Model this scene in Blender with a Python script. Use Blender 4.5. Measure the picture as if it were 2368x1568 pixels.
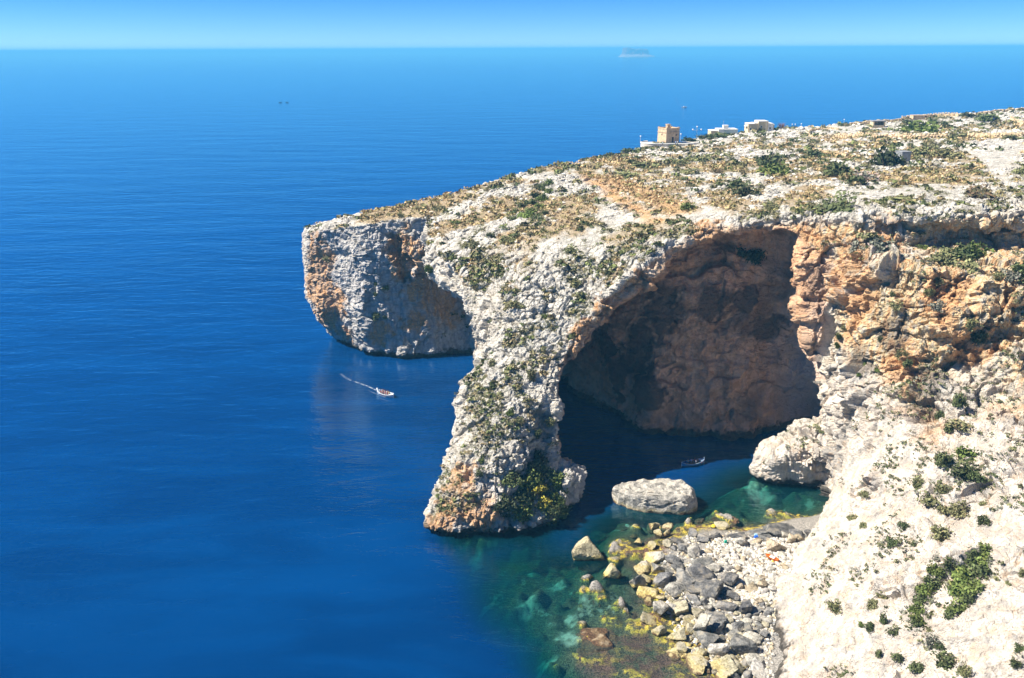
import bpy, bmesh, math, random
import numpy as np
from mathutils import Vector, Matrix
from mathutils.bvhtree import BVHTree

for o in list(bpy.data.objects):
    bpy.data.objects.remove(o)
SC = bpy.context.scene
COL = SC.collection
RAD = math.radians

# ---------------------------------------------------------------- camera
FPX, CAM_H, PITCH, ROLL = 1970.0, 90.0, RAD(18.80), RAD(0.28)   # focal length in pixels of a 2368 x 1568 picture
_f = np.array([0, math.cos(PITCH), -math.sin(PITCH)])
_r0 = np.array([1.0, 0, 0]); _u0 = np.array([0, math.sin(PITCH), math.cos(PITCH)])
_R = _r0 * math.cos(ROLL) - _u0 * math.sin(ROLL)
_U = _u0 * math.cos(ROLL) + _r0 * math.sin(ROLL)
cam = bpy.data.cameras.new('camera')
cam.sensor_width = 36.0
cam.lens = 36.0 * FPX / 2368.0
cam.clip_start = 0.5
cam.clip_end = 90000.0
camo = bpy.data.objects.new('camera', cam)
COL.objects.link(camo)
camo.matrix_world = Matrix(((_R[0], _U[0], -_f[0], 0), (_R[1], _U[1], -_f[1], 0), (_R[2], _U[2], -_f[2], CAM_H), (0, 0, 0, 1)))
SC.camera = camo

# ---------------------------------------------------------------- sky and sun
SUN_DIR = Vector((-0.68, -0.005, 0.73)).normalized()
SUN_EL = math.asin(SUN_DIR.z)
SUN_AZ = math.atan2(SUN_DIR.x, SUN_DIR.y)          # clockwise from +Y
world = bpy.data.worlds.new('World')
SC.world = world
world.use_nodes = True
wn = world.node_tree.nodes; wl = world.node_tree.links
wn.clear()
w_out = wn.new('ShaderNodeOutputWorld'); w_bg = wn.new('ShaderNodeBackground')
w_sky = wn.new('ShaderNodeTexSky'); w_sky.sky_type = 'NISHITA'
w_sky.sun_disc = False
w_sky.sun_elevation = SUN_EL
w_sky.sun_rotation = SUN_AZ
w_sky.altitude = 90
w_sky.air_density = 0.48
w_sky.dust_density = 0.0
w_sky.ozone_density = 10.0
w_hsv = wn.new('ShaderNodeHueSaturation')
w_hsv.inputs['Saturation'].default_value = 1.22
w_hsv.inputs['Hue'].default_value = 0.504
wl.new(w_sky.outputs[0], w_hsv.inputs['Color'])
wl.new(w_hsv.outputs[0], w_bg.inputs['Color'])
w_bg.inputs["Strength"].default_value = 0.072
wl.new(w_bg.outputs[0], w_out.inputs['Surface'])

sun = bpy.data.lights.new('sun', 'SUN')
sun.energy = 5.0
sun.angle = RAD(0.53)
sun.color = (1.0, 0.94, 0.84)
suno = bpy.data.objects.new('sun', sun)
COL.objects.link(suno)
suno.rotation_euler = SUN_DIR.to_track_quat('Z', 'Y').to_euler()

SC.view_settings.view_transform = 'Standard'
SC.view_settings.look = 'None'
SC.view_settings.exposure = 1.15
SC.view_settings.gamma = 1.0
SC.view_settings.use_curve_mapping = False
SC.render.engine = 'CYCLES'
SC.cycles.max_bounces = 6
SC.cycles.diffuse_bounces = 4
SC.cycles.glossy_bounces = 2
SC.cycles.transparent_max_bounces = 12
SC.cycles.volume_bounces = 0
SC.cycles.sample_clamp_indirect = 4.0
SC.cycles.caustics_reflective = False
SC.cycles.caustics_refractive = False
SC.cycles.use_denoising = True

# ---------------------------------------------------------------- helpers
RNG = np.random.default_rng(7)
random.seed(7)


def _hash(ix, iy, iz, seed=0):
    h = (ix.astype(np.int64) * 374761393 + iy.astype(np.int64) * 668265263 + iz.astype(np.int64) * 2147483647 // 3 + seed * 1274126177) & 0xFFFFFFFF
    h = ((h ^ (h >> 13)) * 1274126177) & 0xFFFFFFFF
    h = ((h ^ (h >> 16)) * 2246822519) & 0xFFFFFFFF
    return (h ^ (h >> 15)) & 0xFFFFFFFF


def vnoise(p, seed=0):
    """Smooth value noise in -1..1 for an (n, 3) array."""
    i = np.floor(p); f = (p - i).astype(np.float32); i = i.astype(np.int64)
    u = f * f * f * (f * (f * 6 - 15) + 10)
    out = 0
    for dx in (0, 1):
        wx = u[:, 0] if dx else 1 - u[:, 0]
        for dy in (0, 1):
            wy = u[:, 1] if dy else 1 - u[:, 1]
            for dz in (0, 1):
                wz = u[:, 2] if dz else 1 - u[:, 2]
                out = out + wx * wy * wz * (_hash(i[:, 0] + dx, i[:, 1] + dy, i[:, 2] + dz, seed) / 2147483648.0 - 1).astype(np.float32)
    return out


def fbm(p, octaves=4, seed=0, gain=0.5, lac=2.03):
    a, s, t = 1.0, 0, 0
    for k in range(octaves):
        s = s + a * vnoise(p, seed + 17 * k); t += a
        p = p * lac + 11.3; a *= gain
    return s / t * 1.6


def ridged(p, octaves=4, seed=0, gain=0.5):
    a, s, t = 1.0, 0, 0
    for k in range(octaves):
        s = s + a * (1 - 2 * np.abs(vnoise(p, seed + 31 * k))); t += a
        p = p * 2.07 + 5.7; a *= gain
    return s / t


def worley(p, seed=0):
    """F1 and F2 distances and a random number of the nearest cell, searching the 8 nearest cells."""
    b = np.floor(p - 0.5).astype(np.int64)
    f1 = np.full(len(p), 9.0, np.float32); f2 = f1.copy(); cid = np.zeros(len(p), np.float32)
    for dx in (0, 1):
        for dy in (0, 1):
            for dz in (0, 1):
                c = b + (dx, dy, dz)
                h = _hash(c[:, 0], c[:, 1], c[:, 2], seed)
                j = np.stack(((h & 1023), (h >> 10) & 1023, (h >> 20) & 1023), 1) / 1023.0
                d = np.sqrt((((c + 0.15 + 0.7 * j) - p) ** 2).sum(1)).astype(np.float32)
                near = d < f1
                f2 = np.where(near, f1, np.minimum(f2, d))
                cid = np.where(near, ((h >> 5) & 65535) / 65535.0, cid)
                f1 = np.where(near, d, f1)
    return f1, f2, cid


def facets(p, seed=0):
    """Broken blocks: a tilted plane in each cell of p, in -1..1 or so, and the distance to the joint."""
    b = np.floor(p - 0.5).astype(np.int64)
    n = len(p)
    f1 = np.full(n, 9.0, np.float32); f2 = f1.copy(); val = np.zeros(n, np.float32); cid = np.zeros(n, np.float32)
    for dx in (0, 1):
        for dy in (0, 1):
            for dz in (0, 1):
                c = b + (dx, dy, dz)
                h = _hash(c[:, 0], c[:, 1], c[:, 2], seed)
                j = np.stack(((h & 1023), (h >> 10) & 1023, (h >> 20) & 1023), 1) / 1023.0
                q = (p - (c + 0.15 + 0.7 * j)).astype(np.float32)
                d = np.abs(q).max(1) * 0.5 + np.sqrt((q * q).sum(1)) * 0.5
                h2 = _hash(c[:, 0], c[:, 1], c[:, 2], seed + 1)
                t = np.stack(((h2 & 1023), (h2 >> 10) & 1023, (h2 >> 20) & 1023), 1) / 511.5 - 1.0
                r = ((h >> 5) & 65535) / 65535.0
                v = (q * t).sum(1) + (r - 0.5)
                near = d < f1
                f2 = np.where(near, f1, np.minimum(f2, d))
                val = np.where(near, v, val); cid = np.where(near, r, cid)
                f1 = np.where(near, d, f1)
    return val, f2 - f1, cid


def sstep(a, b, x):
    t = np.clip((x - a) / (b - a), 0, 1)
    return t * t * (3 - 2 * t)


def poly_sdf(P, poly):
    """Signed distance of the (n, 2) points to a closed polygon, negative inside."""
    poly = np.asarray(poly, float); n = len(poly)
    d2 = np.full(len(P), 1e12); inside = np.zeros(len(P), bool)
    for i in range(n):
        a = poly[i]; b = poly[(i + 1) % n]; e = b - a
        w = P - a
        t = np.clip((w @ e) / max(e @ e, 1e-9), 0, 1)
        q = w - t[:, None] * e
        d2 = np.minimum(d2, (q * q).sum(1))
        c = (a[1] <= P[:, 1]) != (b[1] <= P[:, 1])
        with np.errstate(divide='ignore', invalid='ignore'):
            xx = a[0] + (P[:, 1] - a[1]) / (b[1] - a[1]) * e[0]
        inside ^= c & (P[:, 0] < xx)
    d = np.sqrt(d2)
    return np.where(inside, -d, d)


class RBF:
    """Smooth surface z(x, y) through control points."""
    def __init__(self, pts, power=1.0, lam=0.0):
        pts = np.asarray(pts, float)
        self.c = pts[:, :2]; n = len(pts); self.pw = power
        A = np.zeros((n + 3, n + 3)); d = np.linalg.norm(self.c[:, None] - self.c[None], axis=2)
        A[:n, :n] = self.k(d) + lam * np.eye(n); A[:n, n:] = np.c_[np.ones(n), self.c]; A[n:, :n] = A[:n, n:].T
        self.w = np.linalg.solve(A, np.r_[pts[:, 2], 0, 0, 0])

    def k(self, d):
        if self.pw == 'tps':
            return d * d * np.log(d + 1e-9)
        return -d ** self.pw

    def __call__(self, P):
        P = np.asarray(P, float); out = np.empty(len(P)); n = len(self.c)
        for s in range(0, len(P), 200000):
            Q = P[s:s + 200000]
            d = np.sqrt(((Q[:, None, :] - self.c[None]) ** 2).sum(2))
            out[s:s + 200000] = self.k(d) @ self.w[:n] + np.c_[np.ones(len(Q)), Q] @ self.w[n:]
        return out


def smax(a, b, k):
    h = np.clip(0.5 + 0.5 * (a - b) / k, 0, 1)
    return b + (a - b) * h + k * h * (1 - h)


def surface_nets(Fv):
    """Quads of the zero level of the grid Fv (negative inside), vertices in grid coordinates."""
    nx, ny, nz = Fv.shape
    s = Fv < 0
    c = s[:-1, :-1, :-1].astype(np.int8)
    tot = np.zeros_like(c)
    for dx in (0, 1):
        for dy in (0, 1):
            for dz in (0, 1):
                tot += s[dx:nx - 1 + dx, dy:ny - 1 + dy, dz:nz - 1 + dz]
    act = (tot > 0) & (tot < 8)
    I, J, K = np.nonzero(act)
    idx = np.full(act.shape, -1, np.int32); idx[I, J, K] = np.arange(len(I))
    corners = [(x, y, z) for x in (0, 1) for y in (0, 1) for z in (0, 1)]
    val = {q: Fv[I + q[0], J + q[1], K + q[2]] for q in corners}
    acc = np.zeros((len(I), 3)); cnt = np.zeros(len(I))
    for q in corners:
        for ax in range(3):
            if q[ax] == 0:
                q2 = list(q); q2[ax] = 1; q2 = tuple(q2)
                a, b = val[q], val[q2]
                m = (a < 0) != (b < 0)
                t = np.where(m, a / np.where(m, a - b, 1), 0)
                pt = np.array(q, float)[None] + t[:, None] * np.eye(3)[ax][None]
                acc += np.where(m[:, None], pt, 0); cnt += m
    V = acc / cnt[:, None] + np.stack((I, J, K), 1)
    quads = []
    for ax in range(3):
        sl0 = [slice(1, -1)] * 3; sl1 = [slice(1, -1)] * 3
        sl0[ax] = slice(0, -1); sl1[ax] = slice(1, None)
        a = s[tuple(sl0)]; b = s[tuple(sl1)]
        e = np.nonzero(a != b)
        e = [q.copy() for q in e]
        flip = a[tuple(e)]
        off = [1, 1, 1]; off[ax] = 0
        base = [e[k] + off[k] for k in range(3)]
        o1, o2 = [k for k in range(3) if k != ax]

        def cell(d1, d2):
            q = [x.copy() for x in base]; q[o1] -= d1; q[o2] -= d2
            return idx[tuple(q)]
        Q = np.stack((cell(1, 1), cell(0, 1), cell(0, 0), cell(1, 0)), 1)
        if ax == 1:
            flip = ~flip
        Q[~flip] = Q[~flip][:, ::-1]
        quads.append(Q)
    Q = np.concatenate(quads)
    return V, Q[(Q >= 0).all(1)]


def mesh_np(name, V, Fc, smooth=True):
    """Mesh from numpy vertices and an (n, k) face array."""
    me = bpy.data.meshes.new(name)
    V = np.ascontiguousarray(V, np.float32); Fc = np.ascontiguousarray(Fc, np.int32)
    k = Fc.shape[1]
    me.vertices.add(len(V)); me.vertices.foreach_set('co', V.ravel())
    me.loops.add(Fc.size); me.loops.foreach_set('vertex_index', Fc.ravel())
    me.polygons.add(len(Fc)); me.polygons.foreach_set('loop_start', np.arange(len(Fc), dtype=np.int32) * k)
    me.update(calc_edges=True); me.validate()
    me.polygons.foreach_set('use_smooth', np.full(len(me.polygons), smooth))
    return me


def get_np(me):
    V = np.empty(len(me.vertices) * 3, np.float32); me.vertices.foreach_get('co', V)
    return V.reshape(-1, 3).astype(float)


def normals_np(me):
    N = np.empty(len(me.vertices) * 3, np.float32); me.vertex_normals.foreach_get('vector', N)
    return N.reshape(-1, 3).astype(float)


def set_attr(me, name, arr):
    a = me.attributes.new(name, 'FLOAT_COLOR', 'POINT')
    arr = np.asarray(arr, np.float32)
    if arr.shape[1] == 3:
        arr = np.c_[arr, np.ones(len(arr), np.float32)]
    a.data.foreach_set('color', np.ascontiguousarray(arr, np.float32).ravel())


def link(name, me, mat=None, parent=None, loc=None, rot=None, scale=None):
    o = bpy.data.objects.new(name, me); COL.objects.link(o)
    if mat is not None and not len(me.materials):
        for m in (mat if isinstance(mat, (list, tuple)) else [mat]):
            me.materials.append(m)
    if parent is not None:
        o.parent = parent
    if loc is not None:
        o.location = loc
    if rot is not None:
        o.rotation_euler = rot
    if scale is not None:
        o.scale = scale
    return o


def tag(o, label=None, cat=None, group=None, kind=None):
    if label: o['label'] = label
    if cat: o['category'] = cat
    if group: o['group'] = group
    if kind: o['kind'] = kind
    return o


def empty(name, loc, label, cat, group=None, rz=0.0):
    o = bpy.data.objects.new(name, None); COL.objects.link(o)
    o.empty_display_size = 0.5
    o.location = loc; o.rotation_euler = (0, 0, rz)
    return tag(o, label, cat, group)


def copy_tree(o, loc=None, rot=None, scale=None, parent=None):
    c = o.copy(); COL.objects.link(c)
    if parent is not None: c.parent = parent
    if loc is not None: c.location = loc
    if rot is not None: c.rotation_euler = rot
    if scale is not None: c.scale = scale
    for ch in list(o.children):
        copy_tree(ch, parent=c)
    return c


def px_ray(u, v):
    """Direction of the sight line through the point (u, v) of a 2368 x 1568 view from the cliff top."""
    return Vector(_f + _R * ((u - 1184) / FPX) + _U * ((784 - v) / FPX)).normalized()


CAM = Vector((0, 0, CAM_H))


def at_z(u, v, z=0.0):
    d = px_ray(u, v)
    return CAM + d * ((z - CAM_H) / d.z)


def at_y(u, v, y):
    d = px_ray(u, v)
    return CAM + d * (y / d.y)


# ---- node helpers
def new_mat(name):
    m = bpy.data.materials.new(name); m.use_nodes = True
    nt = m.node_tree; nt.nodes.clear()
    return m, nt


class NB:
    def __init__(self, nt):
        self.nt = nt

    def n(self, typ, **kw):
        nd = self.nt.nodes.new(typ)
        for k, v in kw.items():
            setattr(nd, k, v)
        return nd

    def lk(self, a, b):
        self.nt.links.new(a, b)

    def val(self, sock, v):
        if hasattr(v, 'links') or isinstance(v, bpy.types.NodeSocket):
            self.lk(v, sock)
        elif isinstance(v, (tuple, list)) and len(v) == 3 and sock.type == 'RGBA':
            sock.default_value = (*v, 1)
        else:
            sock.default_value = v

    def math(self, op, a, b=None, c=None, clamp=False):
        nd = self.n('ShaderNodeMath', operation=op, use_clamp=clamp)
        self.val(nd.inputs[0], a)
        if b is not None: self.val(nd.inputs[1], b)
        if c is not None: self.val(nd.inputs[2], c)
        return nd.outputs[0]

    def mix(self, fac, a, b, blend='MIX'):
        nd = self.n('ShaderNodeMix', data_type='RGBA', blend_type=blend)
        self.val(nd.inputs[0], fac); self.val(nd.inputs[6], a); self.val(nd.inputs[7], b)
        return nd.outputs[2]

    def noise(self, vec, scale, detail=4.0, rough=0.55, dist=0.0):
        nd = self.n('ShaderNodeTexNoise')
        if vec is not None: self.lk(vec, nd.inputs['Vector'])
        nd.inputs['Scale'].default_value = scale; nd.inputs['Detail'].default_value = detail
        nd.inputs['Roughness'].default_value = rough; nd.inputs['Distortion'].default_value = dist
        return nd.outputs['Fac']

    def voro(self, vec, scale, feature='F1', rnd=1.0):
        nd = self.n('ShaderNodeTexVoronoi', feature=feature)
        if vec is not None: self.lk(vec, nd.inputs['Vector'])
        nd.inputs['Scale'].default_value = scale; nd.inputs['Randomness'].default_value = rnd
        return nd

    def ramp(self, x, lo, hi, a=0.0, b=1.0):
        nd = self.n('ShaderNodeMapRange', interpolation_type='SMOOTHSTEP')
        self.val(nd.inputs[0], x)
        nd.inputs[1].default_value = lo; nd.inputs[2].default_value = hi
        nd.inputs[3].default_value = a; nd.inputs[4].default_value = b
        return nd.outputs[0]

    def attr(self, name):
        nd = self.n('ShaderNodeAttribute', attribute_name=name)
        sp = self.n('ShaderNodeSeparateColor'); self.lk(nd.outputs['Color'], sp.inputs[0])
        return sp.outputs[0], sp.outputs[1], sp.outputs[2], nd.outputs['Alpha']

    def pos(self):
        return self.n('ShaderNodeNewGeometry').outputs['Position']

    def scale_vec(self, vec, s):
        nd = self.n('ShaderNodeVectorMath', operation='MULTIPLY')
        self.lk(vec, nd.inputs[0]); nd.inputs[1].default_value = s
        return nd.outputs[0]

    def principled(self, color, rough=0.9, bump=None, dist=0.1, strength=1.0, spec=0.25, **kw):
        b = self.n('ShaderNodeBsdfPrincipled')
        self.val(b.inputs['Base Color'], color); self.val(b.inputs['Roughness'], rough)
        b.inputs['Specular IOR Level'].default_value = spec
        for k, v in kw.items():
            self.val(b.inputs[k], v)
        if bump is not None:
            bn = self.n('ShaderNodeBump'); bn.inputs['Strength'].default_value = strength
            bn.inputs['Distance'].default_value = dist; self.lk(bump, bn.inputs['Height'])
            self.lk(bn.outputs[0], b.inputs['Normal'])
        o = self.n('ShaderNodeOutputMaterial'); self.lk(b.outputs[0], o.inputs['Surface'])
        return b


def simple_mat(name, col, rough=0.7, var=0.12, scale=3.0, spec=0.3, metallic=0.0, bump=0.0):
    """Plain surface with a little uneven tone."""
    m, nt = new_mat(name); nb = NB(nt)
    oc = nb.n('ShaderNodeTexCoord').outputs['Object']
    nz = nb.noise(oc, scale, 5, 0.6)
    k = nb.ramp(nz, 0.3, 0.7, 1 - var, 1 + var)
    vm = nb.n('ShaderNodeVectorMath', operation='SCALE')
    vm.inputs[0].default_value = col; nb.lk(k, vm.inputs['Scale'])
    nb.principled(vm.outputs[0], rough, nz if bump else None, bump or 0.1, 0.6, spec, Metallic=metallic)
    return m

# ---------------------------------------------------------------- the headland: solid rock given by contours, with the sea cave cut out
# plan outlines (metres) of the rock at rising levels, then of the cave cut into it, then heights of the top
RIM = [(10.3, 170.7), (16.8, 177.6), (24.2, 182), (35.6, 184.9), (42.9, 185.9), (49.2, 185.8), (58.6, 181.8)]
OUT = [
    (-6, [(341.9, 478.5), (297.2, 443.7), (248.3, 429.2), (209, 423), (171.2, 423.4), (121.2, 424.8), (89.8, 403.7), (55.6, 375.3), (24.1, 320.9), (-0.1, 296), (-14.1, 283), (-29.1, 274.1), (-45, 276.3), (-57.9, 275.6), (-57.2, 265.1), (-53.2, 258.3), (-44.8, 249.5), (-33.7, 246), (-24.4, 246.8), (-12.9, 249.6), (-6.8, 244.8), (-7.8, 233.6), (-6.7, 216.4), (-6.1, 196.2), (-7.3, 179), (-11.6, 165.7), (-17.6, 150.4), (-16.3, 145.8), (-11.3, 144), (-6.3, 143.9), (-0.4, 145), (4.4, 146.1), (9.2, 150.9), (11, 157.8), (9.3, 163.4), (11.1, 169.5), (17.5, 176.1), (24.8, 180.2), (36, 182.6), (43.1, 183.4), (49.2, 183.1), (58.5, 178.8), (63.6, 169.3), (56.4, 169.1), (53.6, 166.8), (57.4, 163.7), (63.9, 163.2), (67.8, 162.8), (63.4, 155), (58.5, 145.9), (54, 138.4), (48.6, 128.9), (45.3, 122.7), (42.9, 114.8), (39.6, 105.8), (36.4, 91.3), (30, 60), (25, 40), (600, 40), (639.4, 556.9)]),
    (0, [(342.8, 479.8), (298.3, 445.6), (249.2, 430.8), (209.6, 424.4), (171.6, 424.6), (121.4, 425.8), (89.8, 404.4), (55.6, 375.9), (24, 321.1), (-0.2, 296.1), (-14.2, 283.1), (-29.2, 274.1), (-45.1, 276.3), (-58, 275.5), (-57.3, 265), (-53.3, 258.3), (-44.9, 249.5), (-33.8, 246), (-24.5, 246.8), (-13, 249.6), (-6.9, 244.9), (-7.9, 233.7), (-6.8, 216.5), (-6.2, 196.3), (-7.4, 179), (-11.7, 165.7), (-17.7, 150.4), (-16.4, 145.8), (-11.4, 144), (-6.4, 143.9), (-0.5, 145), (4.3, 146.1), (9.1, 150.9), (10.9, 157.8), (9.2, 163.5), (11, 169.6), (17.4, 176.2), (24.7, 180.3), (35.9, 182.7), (43, 183.5), (49.2, 183.2), (58.4, 179), (63.6, 169.5), (56.4, 169.2), (53.5, 167), (57.3, 163.8), (63.8, 163.3), (67.7, 163), (63.3, 155.1), (58.4, 146), (54, 138.5), (48.6, 129), (45.2, 122.8), (42.8, 114.9), (39.5, 105.9), (36.3, 91.3), (30, 60), (25, 40), (600, 40), (642.4, 559.6)]),
    (7, [(343.9, 481.5), (300, 448.1), (250.3, 432.9), (210.4, 426.2), (172.1, 426.2), (121.6, 427.1), (90, 405.4), (55.6, 376.5), (24, 321.5), (-0.3, 296.3), (-14.3, 283.2), (-29.3, 274.2), (-45.2, 276.3), (-58.1, 275.5), (-60.8, 267.4), (-58.8, 258.4), (-46, 249.5), (-34.1, 247.1), (-25.1, 248.6), (-15.2, 254.7), (-7.1, 245), (-8, 233.8), (-6.9, 216.6), (-6.3, 196.3), (-7.5, 179.1), (-11.8, 165.8), (-17.8, 150.4), (-16.5, 145.8), (-11.5, 144), (-6.5, 144), (-0.7, 145.1), (4.2, 146.1), (9, 151), (10.8, 157.9), (9.1, 163.5), (10.9, 169.7), (17.3, 176.3), (24.6, 180.4), (35.8, 182.9), (43, 183.7), (49.1, 183.4), (58.4, 179.2), (64.6, 173.8), (61.5, 171.6), (59.5, 169.5), (60.5, 166.5), (64.6, 164.6), (67.7, 162.2), (65.7, 154.4), (61.6, 145), (57.5, 136.7), (52.4, 126.4), (50.4, 119.2), (49.4, 111), (46.4, 100.8), (44.4, 87.5), (40, 60), (36, 40), (600, 40), (646.5, 563.2)]),
    (15, [(345.5, 483.9), (302.2, 451.7), (251.9, 435.9), (211.5, 428.8), (172.9, 428.4), (122, 428.8), (90.1, 406.8), (55.6, 377.5), (23.9, 322), (-0.4, 296.6), (-14.5, 283.4), (-29.4, 274.3), (-45.4, 276.3), (-58.2, 275.4), (-65.1, 268.9), (-62.5, 261), (-46.2, 250.4), (-34.2, 248.1), (-25.3, 250.2), (-19.3, 254.6), (-12.3, 259.1), (-7.2, 245.2), (-8.1, 233.9), (-7, 216.7), (-6.4, 196.4), (-7.6, 179.1), (-11.9, 165.8), (-18, 150.4), (-16.6, 145.8), (-11.6, 144), (-6.6, 144), (-0.8, 145.1), (4, 146.2), (8.9, 151), (10.6, 158), (9, 163.6), (10.8, 169.8), (17.2, 176.5), (24.5, 180.6), (35.7, 183.1), (42.9, 184), (49.1, 183.7), (58.4, 179.5), (64.6, 174.1), (65.6, 172.1), (66.7, 170.1), (67.2, 167.1), (67.7, 164), (67.7, 160.9), (65.7, 149.5), (62.6, 137.1), (59.6, 122.7), (56.5, 108.3), (55.6, 91.9), (53, 76), (50, 55), (48, 40), (600, 40), (652.4, 568.4)]),
    (25, [(348.2, 487.8), (306, 457.6), (254.5, 440.8), (213.4, 433), (174.2, 432), (122.7, 431.7), (90.5, 409), (55.7, 379), (23.8, 322.9), (-0.6, 297.1), (-14.6, 283.7), (-29.6, 274.4), (-45.5, 276.3), (-58.4, 275.3), (-65.2, 268.7), (-62.7, 260.8), (-46.3, 250.4), (-34.4, 248.2), (-25.5, 250.3), (-19.5, 254.8), (-12.5, 259.4), (-7.4, 245.4), (-8.3, 234.1), (-7.2, 216.9), (-6.6, 196.6), (-7.8, 179.3), (-12.1, 165.9), (-18.1, 150.4), (-16.8, 145.8), (-11.8, 144), (-6.8, 144), (-1, 145.2), (3.9, 146.3), (8.7, 151.2), (10.5, 158.2), (8.8, 163.8), (10.6, 170), (17.1, 176.7), (24.4, 180.9), (35.7, 183.5), (42.8, 184.4), (49, 184.2), (58.4, 180), (63.6, 174.6), (64.6, 172.6), (66.7, 169.6), (68.3, 167.6), (68.8, 165.6), (68.8, 154.2), (69.9, 141.9), (72, 125.5), (74.2, 108.1), (72.1, 90.5), (68, 70), (65, 50), (64, 40), (600, 40), (662.2, 577.1)]),
    (33, [(351.2, 492), (310.1, 463.9), (257.4, 446), (215.5, 437.5), (175.6, 435.8), (123.4, 434.7), (90.8, 411.4), (55.8, 380.7), (23.7, 323.8), (-0.7, 297.7), (-14.8, 284.1), (-29.8, 274.6), (-45.7, 276.3), (-58.5, 275.2), (-65.3, 268.5), (-62.8, 260.7), (-46.5, 250.4), (-34.6, 248.2), (-25.6, 250.5), (-19.6, 255), (-12.6, 259.7), (-23.5, 233.3), (-20.4, 219.3), (-16.3, 208.4), (-12.8, 198.4), (-8.1, 181.4), (-11.1, 166), (-18.3, 150.5), (-16.9, 145.9), (-11.9, 144.1), (-6.9, 144.1), (-1.1, 145.3), (3.7, 146.4), (8.6, 151.4), (10.4, 158.4), (8.7, 164), (10.5, 170.2), (17, 177), (24.3, 181.2), (35.6, 183.9), (42.8, 184.9), (49, 184.7), (58.4, 180.6), (61.6, 176.1), (63.7, 173.1), (65.8, 171.1), (67.9, 169.7), (68.9, 168.2), (71, 157.9), (77.4, 148.9), (90, 142.2), (93.2, 124.7), (91.1, 103.8), (84, 80), (80, 40), (600, 40), (673.2, 586.8)]),
    (40, [(354.7, 497), (315, 471.4), (260.9, 452.1), (217.9, 442.7), (177.3, 440.3), (124.3, 438.3), (91.3, 414.1), (56, 382.6), (23.7, 324.9), (-0.8, 298.3), (-14.9, 284.5), (-29.9, 274.8), (-45.8, 276.3), (-58.6, 275.1), (-65.4, 270.4), (-63.3, 262.5), (-55.4, 254.6), (-45.6, 251.9), (-33.7, 251.5), (-24.7, 250.7), (-23.6, 233.5), (-20.5, 219.4), (-16.5, 208.5), (-12.9, 198.6), (-8.3, 181.6), (-11.2, 166.1), (-18.4, 150.5), (-17, 145.9), (-12, 144.1), (-7, 144.2), (-1.2, 145.4), (3.6, 146.6), (8.5, 151.6), (10.3, 158.6), (8.6, 164.2), (10.4, 170.5), (16.9, 177.3), (24.3, 181.6), (35.6, 184.4), (42.8, 185.4), (49.1, 185.3), (58.5, 181.2), (60.1, 176.1), (62.7, 173.7), (64.8, 172.8), (68, 171.9), (71.2, 162.7), (77.6, 154.7), (91.4, 149.2), (104.3, 142.5), (109.7, 120.7), (100, 80), (96, 40), (600, 40), (686.6, 598.5)]),
    (50, [(362.3, 507.8), (325.5, 487.3), (268.2, 465.1), (223.2, 453.7), (180.9, 449.7), (126.2, 445.7), (92.4, 419.8), (56.4, 386.5), (23.7, 327), (-1, 299.6), (-15.1, 285.3), (-30.1, 275.2), (-46, 276.4), (-58.7, 274.9), (-65.4, 270), (-63.4, 262.1), (-55.6, 254.4), (-45.8, 251.9), (-33.9, 251.7), (-25, 251.1), (-23.8, 233.8), (-20.7, 219.7), (-16.7, 208.8), (-13.1, 198.9), (-8.4, 181.9), (-11.4, 166.3), (-18.6, 150.6), (-17.2, 146), (-12.2, 144.3), (-7.2, 144.4), (-1.4, 145.7), (3.5, 146.9), (8.3, 152), (10.1, 159.1), (8.5, 164.7), (10.3, 171), (16.8, 178), (24.2, 182.4), (35.6, 185.4), (42.9, 186.5), (49.3, 186.5), (58.8, 182.6), (60.9, 179), (63.1, 177.1), (66.3, 176.3), (71.6, 167.2), (77, 159.1), (87.8, 154.6), (98.7, 155.3), (111.9, 150.8), (120.7, 127.9), (112, 80), (110, 40), (600, 40), (717, 625.3)]),
    (51.5, [(363.8, 510), (327.6, 490.5), (269.7, 467.8), (224.3, 455.9), (181.7, 451.6), (126.6, 447.2), (92.6, 420.9), (56.5, 387.3), (23.7, 327.5), (-1, 299.8), (-15.2, 285.5), (-30.2, 275.3), (-46, 276.4), (-58.7, 274.8), (-65.4, 269.9), (-63.4, 262), (-55.6, 254.3), (-45.8, 251.9), (-33.9, 251.7), (-25, 251.2), (-23.9, 233.8), (-20.8, 219.8), (-16.7, 208.9), (-13.1, 199), (-8.5, 182), (-11.4, 166.4), (-18.6, 150.6), (-17.3, 146), (-12.2, 144.3), (-7.2, 144.4), (-1.4, 145.7), (3.5, 147), (8.3, 152), (10.1, 159.2), (8.5, 164.8), (10.3, 171.1), (16.8, 178.2), (24.2, 182.6), (35.6, 185.6), (43, 186.8), (49.3, 186.8), (58.9, 182.8), (61, 180.4), (63.1, 179.5), (65.3, 178.1), (71.7, 171.5), (79.3, 171), (92.3, 172), (103.3, 169.7), (118.8, 162.2), (134.4, 134.3), (120, 80), (118, 40), (600, 40), (723.5, 631)]),
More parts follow.
